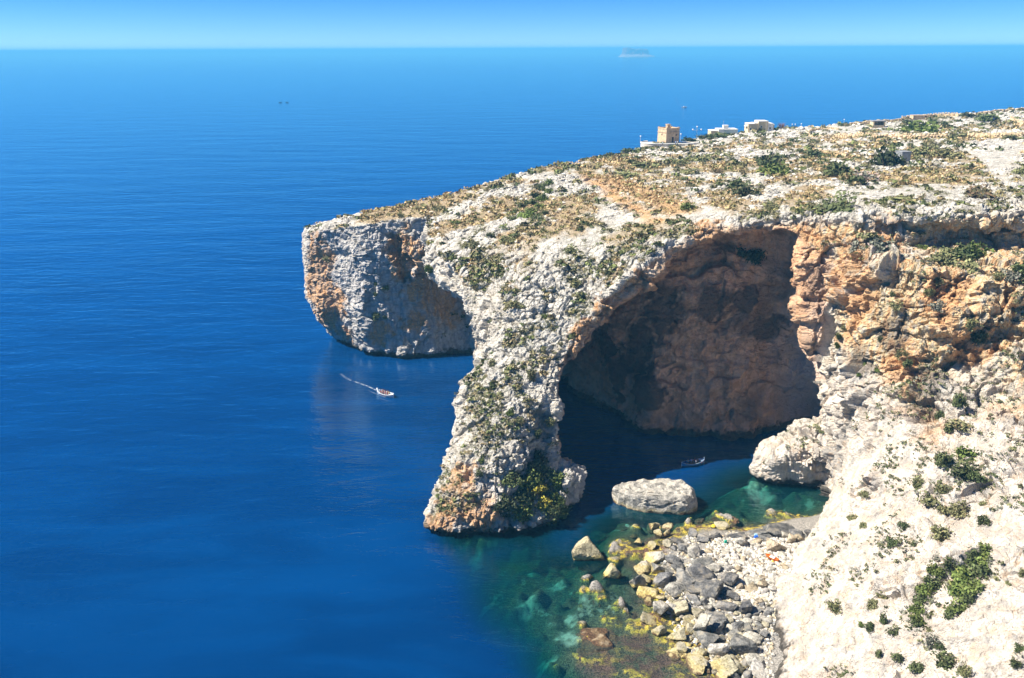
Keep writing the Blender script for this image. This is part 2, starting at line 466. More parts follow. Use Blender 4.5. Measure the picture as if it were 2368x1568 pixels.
    (55, [(368.1, 516.1), (333.4, 499.4), (273.7, 474.9), (227.2, 461.9), (183.7, 456.7), (127.7, 451.1), (93.3, 424), (56.7, 389.4), (23.7, 328.6), (-1.1, 300.5), (-15.3, 285.9), (-30.2, 275.5), (-46.1, 276.4), (-58.7, 274.7), (-65.5, 269.7), (-63.4, 261.8), (-55.6, 254.2), (-45.8, 251.9), (-34, 251.8), (-25.1, 251.4), (-23.9, 234), (-20.8, 220), (-16.8, 209.1), (-13.2, 199.2), (-8.5, 182.1), (-11.5, 166.5), (-18.6, 150.6), (-17.3, 146), (-12.3, 144.4), (-7.3, 144.5), (-1.5, 145.9), (3.4, 147.2), (8.3, 152.3), (10.1, 159.4), (8.4, 165.1), (10.2, 171.4), (16.8, 178.5), (24.2, 183), (35.7, 186.2), (43.1, 187.4), (49.4, 187.4), (59, 183.5), (61.2, 182.1), (63.3, 181.3), (65.5, 179.8), (72, 173.9), (79.6, 172.9), (92.7, 173.5), (103.8, 171.2), (119.5, 163.2), (135.2, 135.2), (120, 80), (118, 40), (600, 40), (741.9, 647.1)]),
    (56.8, [(370.8, 519.9), (337, 504.8), (276.2, 479.3), (228.9, 465.6), (184.9, 459.8), (128.3, 453.5), (93.6, 425.8), (56.9, 390.7), (23.7, 329.3), (-1.1, 300.9), (-15.3, 286.2), (-30.3, 275.7), (-46.1, 276.5), (-58.8, 274.6), (-65.5, 269.6), (-63.4, 261.7), (-55.6, 254.2), (-45.9, 251.9), (-34.1, 251.9), (-25.1, 251.5), (-24, 234.1), (-20.9, 220.1), (-16.8, 209.2), (-13.2, 199.3), (-8.6, 182.2), (-11.5, 166.6), (-18.7, 150.6), (-17.4, 146.1), (-12.3, 144.4), (-7.3, 144.6), (-1.5, 146), (3.4, 147.3), (8.2, 152.4), (10.1, 159.6), (8.4, 165.2), (10.2, 171.6), (16.8, 178.7), (24.2, 183.3), (35.7, 186.5), (43.1, 187.7), (49.5, 187.8), (59.1, 183.9), (61.3, 182), (63.4, 180.6), (66.7, 178.3), (72.1, 173.9), (81.9, 170), (95.2, 168.4), (106.4, 166.1), (123.3, 158.8), (134.6, 130.2), (124, 80), (122, 40), (600, 40), (753.7, 657.4)]),
    (70, [(412.2, 578.4), (391.3, 586.6), (313, 543.5), (254.7, 518.5), (202.3, 503.8), (137.5, 486.9), (98.9, 450.9), (59.1, 407.6), (24.1, 338.5), (-1.4, 306.2), (-15.7, 289.6), (-30.7, 277.4), (-46.4, 276.8), (-58.8, 273.8), (-65.3, 268.1), (-63.3, 260.4), (-55.7, 253.3), (-46.1, 251.8), (-34.4, 252.8), (-25.5, 253.2), (-24.3, 235.5), (-21.2, 221.4), (-17.1, 210.6), (-13.5, 200.7), (-8.9, 183.7), (-11.8, 167.5), (-18.9, 151), (-17.6, 146.5), (-12.6, 145), (-7.6, 145.4), (-1.7, 147.1), (3.2, 148.7), (8.1, 154.2), (10, 161.6), (8.3, 167.3), (10.1, 173.9), (16.8, 181.6), (24.4, 186.7), (36.3, 190.8), (44, 192.5), (50.6, 193), (60.7, 189.6), (63, 187.7), (65.3, 186.4), (68.7, 184.1), (74.4, 180), (84.8, 176.4), (99, 175.6), (111.1, 173.8), (129.5, 167), (141.6, 137.2), (124, 80), (122, 40), (600, 40), (989.4, 864.1)]),
]
CAVE = [
    (-6, [(11.8, 158.4), (7.1, 168.4), (-2.4, 171.1), (-13.4, 174.7), (-29.5, 185.2), (-29.8, 235.6), (-13.9, 246), (0.2, 244.1), (10.3, 236.5), (15.5, 227.1), (20.6, 212.5), (28.6, 201.2), (35.9, 192), (44.1, 189.8), (52.3, 188.8), (61.5, 191.7), (76.7, 197.1), (80, 190.4), (74.9, 180.9), (67.7, 170.5), (61.6, 152.9), (41.2, 142.1), (20.9, 149.6)]),
    (0, [(11.7, 158.5), (7, 168.4), (-2.5, 171.1), (-13.5, 174.8), (-29.6, 185.2), (-29.9, 235.6), (-14, 246), (0.1, 244.2), (10.3, 236.6), (15.4, 227.3), (20.5, 212.6), (28.5, 201.4), (35.9, 192.1), (44, 190), (52.2, 189), (61.5, 191.9), (76.7, 197.3), (80, 190.6), (74.9, 181.1), (67.7, 170.6), (61.6, 153), (41.2, 142.2), (20.8, 149.7)]),
    (6, [(11.6, 158.5), (6.9, 168.5), (-0.6, 173.3), (-9.7, 181), (-24.7, 190.5), (-25, 232.9), (-9.1, 252), (-0, 248.4), (10.1, 238.8), (15.3, 227.8), (20.4, 213.8), (28.4, 202.4), (35.8, 193.1), (44, 191.4), (52.2, 190.7), (61.4, 193.6), (75.9, 197.9), (78, 190.8), (73.9, 181.3), (67.7, 170.8), (61.6, 153.2), (41.1, 142.3), (20.7, 149.7)]),
    (14, [(10.6, 160.6), (6.9, 171.7), (2.2, 181.6), (0.1, 196.7), (3.1, 214.2), (14.2, 224.9), (21.3, 213.1), (28.5, 203.2), (35.7, 194.3), (43.9, 192.7), (52.1, 192.5), (61.4, 194.5), (70.7, 195), (72.8, 187.8), (69.8, 178.4), (67.7, 171.1), (61.5, 153.4), (41, 142.5), (20.6, 149.9)]),
    (24, [(10.3, 164.9), (6.8, 177.9), (7.1, 194.2), (12.1, 208.8), (22.2, 210.4), (29.4, 202.6), (36.6, 195.8), (44.9, 194.2), (53.1, 194.1), (61.4, 195.1), (68.7, 193.4), (70.8, 185.2), (67.7, 175.8), (67.7, 171.7), (61.6, 153.9), (41, 142.7), (20.5, 150.1)]),
    (32, [(12.1, 170.3), (10.1, 182.4), (14, 199), (24.2, 204.8), (31.4, 200.1), (37.6, 196.4), (45.9, 195.3), (54.2, 195.3), (61.5, 195.7), (66.7, 192.9), (67.8, 183.6), (63.7, 174.1), (67.8, 172.2), (61.6, 154.3), (40.9, 143), (20.4, 150.3)]),
    (40, [(19.7, 177.2), (19.1, 185.4), (24.2, 198.1), (32.4, 198.7), (38.7, 196.5), (45.9, 196), (54.3, 196), (60.6, 195.4), (63.8, 191.5), (62.7, 182), (59.6, 174.5), (68, 173), (61.7, 154.9), (40.9, 143.4), (20.3, 150.6)]),
    (46, [(29.4, 181.4), (28.3, 188.6), (33.5, 196.2), (39.7, 196.2), (46, 196.2), (54.4, 196.3), (59.7, 195.1), (61.8, 191.1), (61.8, 182.7), (60.8, 176.3), (68.2, 173.7), (61.9, 155.5), (40.9, 143.8), (20.2, 150.9)]),
    (51, [(39.8, 183.8), (40.9, 190.2), (46.1, 193.8), (53.5, 194.4), (58.8, 193.8), (61.5, 189.8), (62, 183.5), (61, 177.1), (62.1, 156.2), (41, 144.3)]),
    (57, [(51.6, 177.5), (51.6, 179.6), (53.8, 180.8), (57, 180.1), (57, 175.8), (53.8, 167.1)]),
    (70, [(52.8, 171.4), (52.8, 173.6), (55.1, 175), (58.4, 174.4), (58.4, 170), (55, 160.7)]),
]
TOP = RBF([
    (-18.4, 150.4, 3), (-11.4, 143.6, 3.5), (-2.4, 144.9, 4.5), (6.6, 148.2, 5), (11.6, 158.5, 6), (-7.6, 152.8, 14), (3.4, 153.3, 13.5), (-13.6, 157.6, 9.5), (-10.8, 162.8, 16.5),
    (10.4, 162.7, 16), (-8.9, 169, 22), (11.3, 166.9, 22), (1.1, 172.6, 27), (13.2, 170.2, 27.5), (-8, 179.2, 25), (-9.1, 189.4, 28), (19.2, 177, 36.5), (16.1, 178.8, 35),
    (-3.2, 186.9, 35.5), (25.3, 181.4, 43), (-15.3, 201.4, 36.5), (-9.4, 207, 41), (7.6, 217.1, 48.5), (22.1, 196.4, 46.5), (35.6, 185.3, 49.3), (43, 186.8, 52), (49.4, 187.2, 53.7),
    (59, 183.6, 55.3), (30.4, 200.6, 49.5), (-20.5, 213.3, 40), (-26.8, 248.6, 42.5), (-33.8, 251, 42), (-45.6, 251.9, 40.5), (-55.4, 255.1, 38.6), (-63.3, 262.6, 37), (-60.5, 274.9, 37),
    (-45.8, 276.3, 40.5), (-30, 273.9, 43.5), (-15.1, 284.9, 46), (-1, 299.3, 48), (-10.7, 232.7, 44), (-5.8, 259.1, 46.5), (23.7, 327, 49.3), (56.4, 386.5, 47.2), (92.3, 419.1, 49),
    (126.2, 445.7, 50), (182.5, 453.7, 53), (227.6, 462.9, 55.5), (277.3, 481.1, 57.5), (342.1, 512.5, 59), (36.5, 259, 50.5), (25.1, 231.5, 50), (62.1, 230.7, 53.5), (72.7, 317, 51),
    (71.1, 175, 57.3), (82.2, 170, 58.6), (95.6, 169.3, 59.3), (112.8, 166.7, 60), (78.7, 195.9, 56.5), (106.8, 199.4, 58.3), (154.5, 200.3, 61), (118, 249.1, 56.5), (165.6, 278.7, 58),
    (202.7, 341.3, 57.5), (129, 359.2, 53), (257.7, 307.6, 61), (299, 398.7, 60), (378.6, 531, 61), (130.6, 131.6, 62), (84.8, 117.4, 62), (60, 80, 62), (57.1, 135.8, 58),
    (231.6, 117.3, 64), (41.2, 114, 60)], 'tps')

A0, A1, NA = -0.34, 0.92, 208
R0, R1 = math.log(62.0), math.log(545.0)
DA = (A1 - A0) / (NA - 1)
NR = int((R1 - R0) / DA) + 1
DR = (R1 - R0) / (NR - 1)
Z0, DZ, NZ = -4.0, 0.8, 86
_a = A0 + DA * np.arange(NA); _y = np.exp(R0 + DR * np.arange(NR))
_X = (_a[:, None] * _y[None]).ravel(); _Y = np.broadcast_to(_y[None], (NA, NR)).ravel()
_P = np.stack((_X, _Y), 1)
_zs = Z0 + DZ * np.arange(NZ)
topz = TOP(_P)
# a slow warp of the plan so that no contour runs straight
_w = np.stack((_X, _Y, 0 * _X), 1) / 9.0
_PW = _P + np.stack((fbm(_w, 3, 3), fbm(_w, 3, 4)), 1) * 1.0


def stack_sdf(slices):
    S = [poly_sdf(_PW, pl).astype(np.float32) for _, pl in slices]
    lv = [z for z, _ in slices]
    out = np.empty((len(_P), NZ), np.float32)
    for k, z in enumerate(_zs):
        i = min(max(np.searchsorted(lv, z) - 1, 0), len(lv) - 2)
        t = min(max((z - lv[i]) / (lv[i + 1] - lv[i]), 0), 1)
        out[:, k] = S[i] * (1 - t) + S[i + 1] * t
    return out


SO = stack_sdf(OUT)
SV = stack_sdf(CAVE)
_T = topz[:, None].astype(np.float32)
_Z = _zs[None, :].astype(np.float32)
_rimd = np.maximum(-poly_sdf(_P, OUT[1][1]), 0)           # distance in from the coast: the roof thickens inland
_thick = (5.4 - 3.4 * sstep(31, 43, _X) + 0.22 * np.minimum(_rimd, 14))[:, None].astype(np.float32)
Fd = smax(SO, (_Z - _T) * 0.8, 0.9)
Vd = smax(SV, (_Z - (_T - _thick)) * 0.8, 2.5)
Fd = smax(Fd, -Vd, 0.5)
# two low rocks joined to the foot of the cliffs
_rk = poly_sdf(_PW, [(53.8, 167.7), (56.9, 164), (63.6, 163.2), (70.8, 161.7), (73.9, 172), (65.6, 175.8), (58.4, 173)])[:, None]
_rkt = (5.5 + 0.5 * np.clip(_X - 53.5, 0, 16) - 0.35 * np.clip(162.5 - _Y, 0, 5))[:, None]
Fd = np.minimum(Fd, smax(_rk, (_Z - _rkt) * 0.8, 1.2))
_rk = poly_sdf(_PW, [(9.6, 152.4), (13.1, 155), (14.2, 159.6), (13.1, 164.1), (8.6, 164.5)])[:, None]
Fd = np.minimum(Fd, smax(_rk, (_Z - 8.0 + 0.5 * np.clip(_X - 11, 0, 5)[:, None]) * 0.8, 1.2)).astype(np.float32)
del SO, SV
Vg, Qg = surface_nets(Fd.reshape(NA, NR, NZ))
_yy = np.exp(R0 + DR * Vg[:, 1])
Vw = np.stack(((A0 + DA * Vg[:, 0]) * _yy, _yy, Z0 + DZ * Vg[:, 2]), 1)

print('headland base', len(Vw), len(Qg))
BASE_BVH = BVHTree.FromPolygons(Vw.tolist(), Qg.tolist())
# faces that can be seen from about the view point get fine relief, the far and hidden sides stay coarse
_seen = np.zeros(len(Vw), bool)
_eyes = [Vector((0, 0, CAM_H)), Vector((-14, 6, CAM_H + 3)), Vector((14, 6, CAM_H - 2))]
_q = Vw - np.array([0, 0, CAM_H]); _zf = _q @ _f
_u = 1184 + FPX * (_q @ _R) / _zf; _v = 784 - FPX * (_q @ _U) / _zf
_inv = (_u > -60) & (_u < 2520) & (_v < 1680) & (_v > 0)
for i in np.nonzero(_inv)[0].tolist():
    p = Vector(Vw[i])
    for e in _eyes:
        d = p - e; L = d.length
        h = BASE_BVH.ray_cast(e, d / L, L - 2.5)
        if h[0] is None:
            _seen[i] = True
            break
for _ in range(3):
    fs = _seen[Qg].any(1)
    _seen[Qg[fs].ravel()] = True
_fine = _seen[Qg].all(1)
_inner = ~_fine
_core = np.ones(len(Vw), bool); _core[Qg[~_fine].ravel()] = False
COARSE = Qg[~(_core[Qg].any(1) & _fine)]                    # overlaps the fine part by one ring


def compact(V, Q):
    used = np.unique(Q); mp = np.full(len(V), -1, np.int64); mp[used] = np.arange(len(used))
    return V[used], mp[Q]


CV, CQ = compact(Vw, COARSE)
FV, FQ = compact(Vw, Qg[_fine])
base_me = mesh_np('headland_base', FV, FQ)
_tmp = link('headland_base', base_me)
_md = _tmp.modifiers.new('s', 'SUBSURF'); _md.levels = 2; _md.render_levels = 2
_dg = bpy.context.evaluated_depsgraph_get()
_ev = _tmp.evaluated_get(_dg).to_mesh()
HV = get_np(_ev)
_n = len(_ev.polygons); HQ = np.empty(_n * 4, np.int32); _ev.loops.foreach_get('vertex_index', HQ); HQ = HQ.reshape(-1, 4)
HN = normals_np(_ev)
_tmp.evaluated_get(_dg).to_mesh_clear(); bpy.data.objects.remove(_tmp)
print('fine', len(HV), 'coarse', len(CV))


def grid_sample(G, V):
    """Trilinear value of a grid array at world points."""
    G = G.reshape(NA, NR, NZ)
    y = np.maximum(V[:, 1], 60)
    q = np.stack(((V[:, 0] / y - A0) / DA, (np.log(y) - R0) / DR, (V[:, 2] - Z0) / DZ), 1)
    q = np.clip(q, 0, np.array([NA, NR, NZ]) - 1.001); i = q.astype(int); f = q - i
    o = 0
    for dx in (0, 1):
        for dy in (0, 1):
            for dz in (0, 1):
                w = (f[:, 0] if dx else 1 - f[:, 0]) * (f[:, 1] if dy else 1 - f[:, 1]) * (f[:, 2] if dz else 1 - f[:, 2])
                o = o + w * G[i[:, 0] + dx, i[:, 1] + dy, i[:, 2] + dz]
    return o


def on_rock(u, v):
    h = BASE_BVH.ray_cast(CAM, px_ray(u, v), 2000)[0]
    return h if h is not None else at_z(u, v, 50)


def blob(V, spots, seed, wob=0.5):
    """Mask of rough round patches around points of the rock: (u, v, radius in metres[, stretch down])."""
    m = np.zeros(len(V))
    for s in spots:
        c = np.array(on_rock(s[0], s[1])); r = s[2]; st = s[3] if len(s) > 3 else 1.0
        near = np.abs(V[:, 0] - c[0]) + np.abs(V[:, 1] - c[1]) < 4 * r * max(st, 1)
        I = np.nonzero(near)[0]
        d = V[I] - c
        d[:, 2] /= st
        q = np.sqrt((d * d).sum(1)) / r + wob * fbm(V[I] / (0.45 * r) , 3, seed)
        m[I] = np.maximum(m[I], sstep(1.15, 0.65, q))
    return m


topv = TOP(HV[:, :2])
dep = topv - HV[:, 2]                                  # depth below the plateau
vd = grid_sample(Vd, HV)
x, y, z = HV.T
nz = HN[:, 2]
m_cave = sstep(1.6, 0.5, np.abs(vd)) * sstep(1.5, 3.5, dep) * sstep(-9, -5, HV[:, 1] - 172 + 0.9 * np.clip(50 - x, 0, 40)) * np.where(y < 172, sstep(60, 57, x), 1.0) * sstep(80, 77, x)
m_right = sstep(24, 30, x) * sstep(172, 168, y) * (1 - m_cave)
m_scree = m_right * sstep(31, 24, z + 3 * fbm(HV / 9, 3, 50) - 0.12 * (x - 60))
m_tip = sstep(232, 240, y) * sstep(-8, -14, x)
m_leg = sstep(176, 166, y) * sstep(22, 16, x)
flat = sstep(0.55, 0.8, nz)
m_plat = flat * (1 - m_cave) * sstep(8, 4, dep) * (1 - m_scree)
m_inner = m_plat * sstep(0.84, 0.97, nz) * sstep(180, 205, y)             # the flat land away from the sloping rock

# relief: folded rock, blocks parted by cracks, ledges, pits
W = np.stack((fbm(HV / 7, 3, 1), fbm(HV / 7, 3, 2), fbm(HV / 7, 3, 3)), 1)
Pc = (HV + 1.6 * W)
ledge = fbm(np.stack((x / 22, y / 22, z / 2.6 + 1.1 * W[:, 0] + 0.05 * x), 1), 3, 8)
flute = ridged(np.stack((x / 4.5 + W[:, 0] * 0.4, y / 4.5, z / 15), 1), 3, 9)
vb, eb, bc = facets(Pc / np.array([7.0, 7.0, 5.5]), 11)
vc, ec, cc = facets((HV + 0.5 * W) / np.array([2.6, 2.6, 2.0]), 12)
ve, ee, _ = facets((HV + 0.3 * W) / np.array([1.15, 1.15, 0.8]), 22)
# limestone pavement: slabs lengthened along the slope
E1 = np.stack(((x * 0.8 - y * 0.6) / 1.5, (x * 0.6 + y * 0.8) / 3.0, z / 1.7), 1) + 0.3 * W
vk, ek, kc = facets(E1, 13)
vg, eg, gc = facets(HV / 6.0 + 0.4 * W, 14)
fine = fbm(HV / 1.1, 4, 15) + 0.9 * ridged(HV / 0.75, 3, 25)
rid = ridged(HV / 3.2 + 0.3 * W, 4, 16)
big = fbm(HV / 16, 3, 17)

crack_b = sstep(0.01, 0.10, eb)
crack_c = sstep(0.01, 0.14, ec)
crack_k = sstep(0.01, 0.16, ek)
leglines = ridged(np.stack(((x * 0.92 - z * 0.38) / 1.9 + 0.5 * W[:, 0], y / 9, (x * 0.38 + z * 0.92) / 9), 1), 4, 18)
runs = ridged(np.stack(((x * 0.5 + y * 0.87) / 3.2 + 0.6 * W[:, 0], (x * 0.87 - y * 0.5) / 14, z / 14), 1), 4, 19)
crag = sstep(-0.15, 0.35, fbm(HV / 12, 3, 20) + 0.02 * (x - 62))
rocky = sstep(-0.3, 0.25, fbm(HV / 20, 3, 21) + 0.5 * (gc - 0.5))
d_cliff = 1.9 * vb + 0.9 * vc + 0.38 * ve + 0.7 * ledge + 0.6 * flute + 0.2 * fine + 0.4 * rid + 1.3 * big - 0.6 * (1 - crack_b)
d_tip = 0.8 * vb + 0.55 * vc + 0.3 * ve + 0.35 * ledge + 0.8 * flute + 0.2 * fine + 0.3 * rid + 1.8 * big - 0.5 * (1 - crack_b)
d_cave = 2.0 * big + 0.9 * vb + 0.45 * vc + 0.2 * ve + 0.6 * flute + 0.8 * ledge + 0.15 * fine + 0.9 * np.sign(np.sin(z / 4.2 + 0.6 * W[:, 0])) * sstep(0.2, 0.5, big + 0.3)
ribs = ridged(np.stack(((x * 0.5 + y * 0.87) / 7.5 + 0.5 * W[:, 0], (x * 0.87 - y * 0.5) / 30, z / 30), 1), 3, 23)
d_scree = 1.2 * big + 0.14 * fine + 0.2 * rid + 0.6 * runs + 1.5 * ribs + 0.18 * ve + (2.3 * vb + 1.1 * vc - 0.5 * (1 - crack_c)) * crag
d_karst = 0.62 * vk + 0.25 * ve + 0.9 * vg + 0.18 * fine + 0.3 * rid + 0.5 * big - 0.35 * (1 - crack_k) - 0.3 * (1 - sstep(0.01, 0.1, eg))
d_flat = 0.3 * big + 0.1 * fine + rocky * (0.6 * vk + 0.3 * ve + 0.3 * rid - 0.25 * (1 - crack_k) + 0.2)
d_leg = 0.75 * vb + 0.5 * vc + 0.28 * ve + 0.35 * flute + 0.15 * fine + 0.25 * rid + 0.7 * leglines + 0.6 * big - 0.3 - 0.3 * (1 - crack_c)

m_cleft = np.clip(blob(HV, [(1255, 980, 2.6, 2.0), (1250, 1060, 3.4, 1.4), (1240, 1110, 4.2), (1215, 1160, 4.0), (1265, 1150, 3.5), (1180, 1190, 2.5)], 26, 0.3), 0, 1)
m_rib = blob(HV, [(1150, 1060, 1.6, 2.5), (1110, 1110, 1.8, 2.0), (1180, 990, 1.5, 2.5), (1075, 1140, 2.0, 1.5)], 27, 0.3)
d_leg = d_leg - 2.3 * m_cleft + 1.1 * m_rib
d_tip = 0.75 * d_tip - 2.6 * blob(HV, [(915, 570, 2.5, 2.2), (940, 620, 2.5, 2)], 28, 0.4) + 1.4 * blob(HV, [(760, 700, 3.5, 1.2), (960, 610, 3, 1.5)], 29, 0.5)
_nose = blob(HV, [(1850, 640, 4.0, 1.0), (1890, 680, 4.5, 0.9), (1960, 660, 4, 1.3), (2080, 890, 4.5, 1.2), (2200, 760, 4, 1.2), (2290, 700, 4, 1.4), (2330, 860, 5, 1.0), (2020, 610, 3.5)], 30, 0.5)
_hol = blob(HV, [(1905, 760, 4.0, 1.2), (1990, 600, 2.5, 1.3), (2130, 850, 3, 1.0), (2230, 860, 4, 1.0), (2140, 960, 3.0, 0.8), (2120, 1000, 2.5, .7), (2330, 780, 3, 1.2), (2080, 640, 3, 1.2), (2190, 660, 2.5, 1.5)], 31, 0.5)
d_cliff = 0.75 * d_cliff + 2.4 * _nose - 2.2 * _hol
wt_plat = m_plat; wt_cliff = (1 - m_plat)
disp = wt_cliff * ((1 - m_cave) * ((1 - m_tip) * ((1 - m_scree) * d_cliff + m_scree * d_scree) + m_tip * d_tip) + m_cave * d_cave)
disp = disp * (1 - m_leg * (1 - m_cave)) + d_leg * m_leg * (1 - m_cave) * wt_cliff
disp += wt_plat * ((1 - m_inner) * (d_karst * (1 - 0.8 * m_leg) + 0.8 * m_leg * d_leg) + m_inner * d_flat)
disp -= 1.6 * sstep(1.4, 0.0, z) * sstep(-1.5, 0.3, z) * (1 - m_cave) * sstep(0.7, 0.4, nz)       # the notch the sea has cut at its level
Dn = HN.copy()
Dn[:, 2] *= 0.8
HD = HV + Dn * disp[:, None]

# ---- rock colours: masks per vertex (kinds of rock, soil, stains, growth), fine grain in the material
def region(px, blur, V, wob=0.0, seed=0):
    poly = [tuple(on_rock(u, v))[:2] for u, v in px]
    d = poly_sdf(V[:, :2], poly)
    if wob:
        d = d + wob * fbm(V / (3 * wob), 3, seed)
    return sstep(blur, -blur, d)


m_orange = np.maximum.reduce([
    blob(HV, [(745, 660, 6, 2.0), (765, 725, 5), (742, 600, 4, 2), (790, 700, 4, 1.5), (800, 770, 5, .6), (930, 600, 5, 2.0), (985, 640, 5, 2), (1030, 690, 6, 1.6), (960, 740, 4), (960, 670, 4), (1000, 690, 4, 1.6), (1020, 620, 3), (880, 770, 4)], 60) * m_tip,
    blob(HV, [(1060, 1120, 4, 1.5), (1090, 1180, 4), (1030, 1190, 4), (1120, 1200, 3), (1000, 1210, 2.5)], 61),
    blob(HV, [(1860, 590, 5, 2), (1900, 640, 6), (1960, 620, 4, 2), (2080, 850, 3, 4), (2090, 960, 3, 3), (2110, 900, 2, 3), (2240, 800, 4), (2150, 1000, 3, 1.5), (2110, 960, 3, 2), (2300, 950, 4), (2050, 560, 5), (1990, 700, 3, 3), (2180, 690, 4, 2)], 62),
    blob(HV, [(1350, 770, 3, 1.5), (1400, 720, 3), (1330, 820, 2.5), (1480, 650, 3), (1640, 545, 5)], 63)])
m_yellow = np.maximum(m_right * (1 - m_scree) * sstep(-0.5, 0.5, fbm(HV / 8, 3, 64) + 0.5), blob(HV, [(2250, 530, 9), (2330, 540, 9), (2150, 530, 6), (1950, 540, 6), (1850, 530, 5)], 65))
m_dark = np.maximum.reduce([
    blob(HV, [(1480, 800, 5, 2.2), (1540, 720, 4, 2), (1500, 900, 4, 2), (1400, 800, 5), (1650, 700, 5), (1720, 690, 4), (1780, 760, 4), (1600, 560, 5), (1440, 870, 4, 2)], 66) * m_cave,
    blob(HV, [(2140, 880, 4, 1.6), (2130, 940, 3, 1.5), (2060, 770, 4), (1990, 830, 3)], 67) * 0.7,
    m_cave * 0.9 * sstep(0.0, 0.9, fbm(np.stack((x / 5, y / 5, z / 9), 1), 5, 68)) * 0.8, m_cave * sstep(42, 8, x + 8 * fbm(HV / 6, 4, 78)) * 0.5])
m_under = sstep(5.0, 2.5, np.abs(poly_sdf(HV[:, :2], RIM + [(49, 188), (25, 182), (13, 172)]))) * sstep(0.45, 0.15, nz) * sstep(0.9, 1.8, dep) * sstep(8, 14, z) * (x < 60)
m_cave = np.maximum(m_cave, 0.0)
m_yellow = m_yellow * sstep(0.8, 2.6, dep); m_orange = np.maximum(m_orange, 0.75 * m_under)
m_grey = np.clip(m_tip * wt_cliff * sstep(-0.7, 0.2, fbm(np.stack((x / 8, y / 8, z / 22), 1), 3, 69) + 0.25) + 0.6 * m_leg * sstep(0.0, 0.6, fbm(HV / 5, 3, 70)), 0, 1)
hollow = sstep(0.1, -0.5, disp) * m_plat
gn = fbm(HV / np.array([9, 14, 9]), 4, 71)
m_grass = np.clip(m_inner * sstep(-0.2, 0.3, gn + 0.4 * sstep(190, 240, y) - 0.75 * rocky) * sstep(420, 330, y + 0 * x) + m_plat * sstep(0.15, 0.5, gn) * hollow * 0.8, 0, 1)
m_soil = region([(1345, 408), (1400, 425), (1440, 455), (1500, 488), (1540, 512), (1490, 514), (1430, 470), (1370, 430)], 2.5, HV, 1.5, 72) * m_plat
m_dry = region([(1340, 398), (1430, 408), (1520, 440), (1600, 470), (1610, 490), (1540, 505), (1440, 450), (1360, 415)], 3, HV, 2, 73) * m_plat
m_grass = np.maximum(m_grass, m_dry)
m_rust = 0.55 * m_dry
m_scrub = np.clip(m_plat * sstep(0.05, 0.45, fbm(HV / np.array([4, 6, 4]), 4, 74) + 0.3 * hollow + 0.12 - 0.16 * m_inner) * 0.9, 0, 1)
m_bare = np.maximum(region([(2230, 330), (2368, 320), (2368, 400), (2290, 420), (2250, 380)], 4, HV, 2, 75), 0) * m_plat
m_grass *= (1 - m_bare); m_scrub *= (1 - m_bare)
pit = sstep(0.45, 0.7, vnoise(HV / 0.8, 99)) * sstep(0.3, 0.6, kc)
m_crev = np.clip((1 - crack_k) * m_plat + 0.7 * (1 - crack_c) * (1 - m_plat) * (1 - 0.6 * m_scree) + sstep(-0.1, -0.7, disp - big) * 0.3, 0, 1) * (1 - m_cave)
m_wet = sstep(2.4, 1.2, z + 0.6 * fine + 0.35 * big)

_nc = len(CV)
ALLV = np.concatenate((HD, CV)); ALLQ = np.concatenate((HQ, CQ + len(HD)))
head_me = mesh_np('headland', ALLV, ALLQ, smooth=False)
_z4 = np.zeros((_nc, 4)); _zc = _z4.copy(); _zc[:, 2] = (np.abs(grid_sample(Vd, CV)) < 1.5)
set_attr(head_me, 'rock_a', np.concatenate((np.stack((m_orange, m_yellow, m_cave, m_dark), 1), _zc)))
set_attr(head_me, 'rock_b', np.concatenate((np.stack((m_grass, m_scrub, m_scree, m_grey), 1), _z4)))
set_attr(head_me, 'rock_d', np.concatenate((np.stack((m_crev, kc, cc, crag * m_scree * sstep(-0.1, 0.4, fbm(HV / 6, 4, 140))), 1), _z4)))
set_attr(head_me, 'rock_c', np.concatenate((np.stack((np.maximum(m_soil, m_rust), pit, m_wet, m_plat), 1), _z4)))


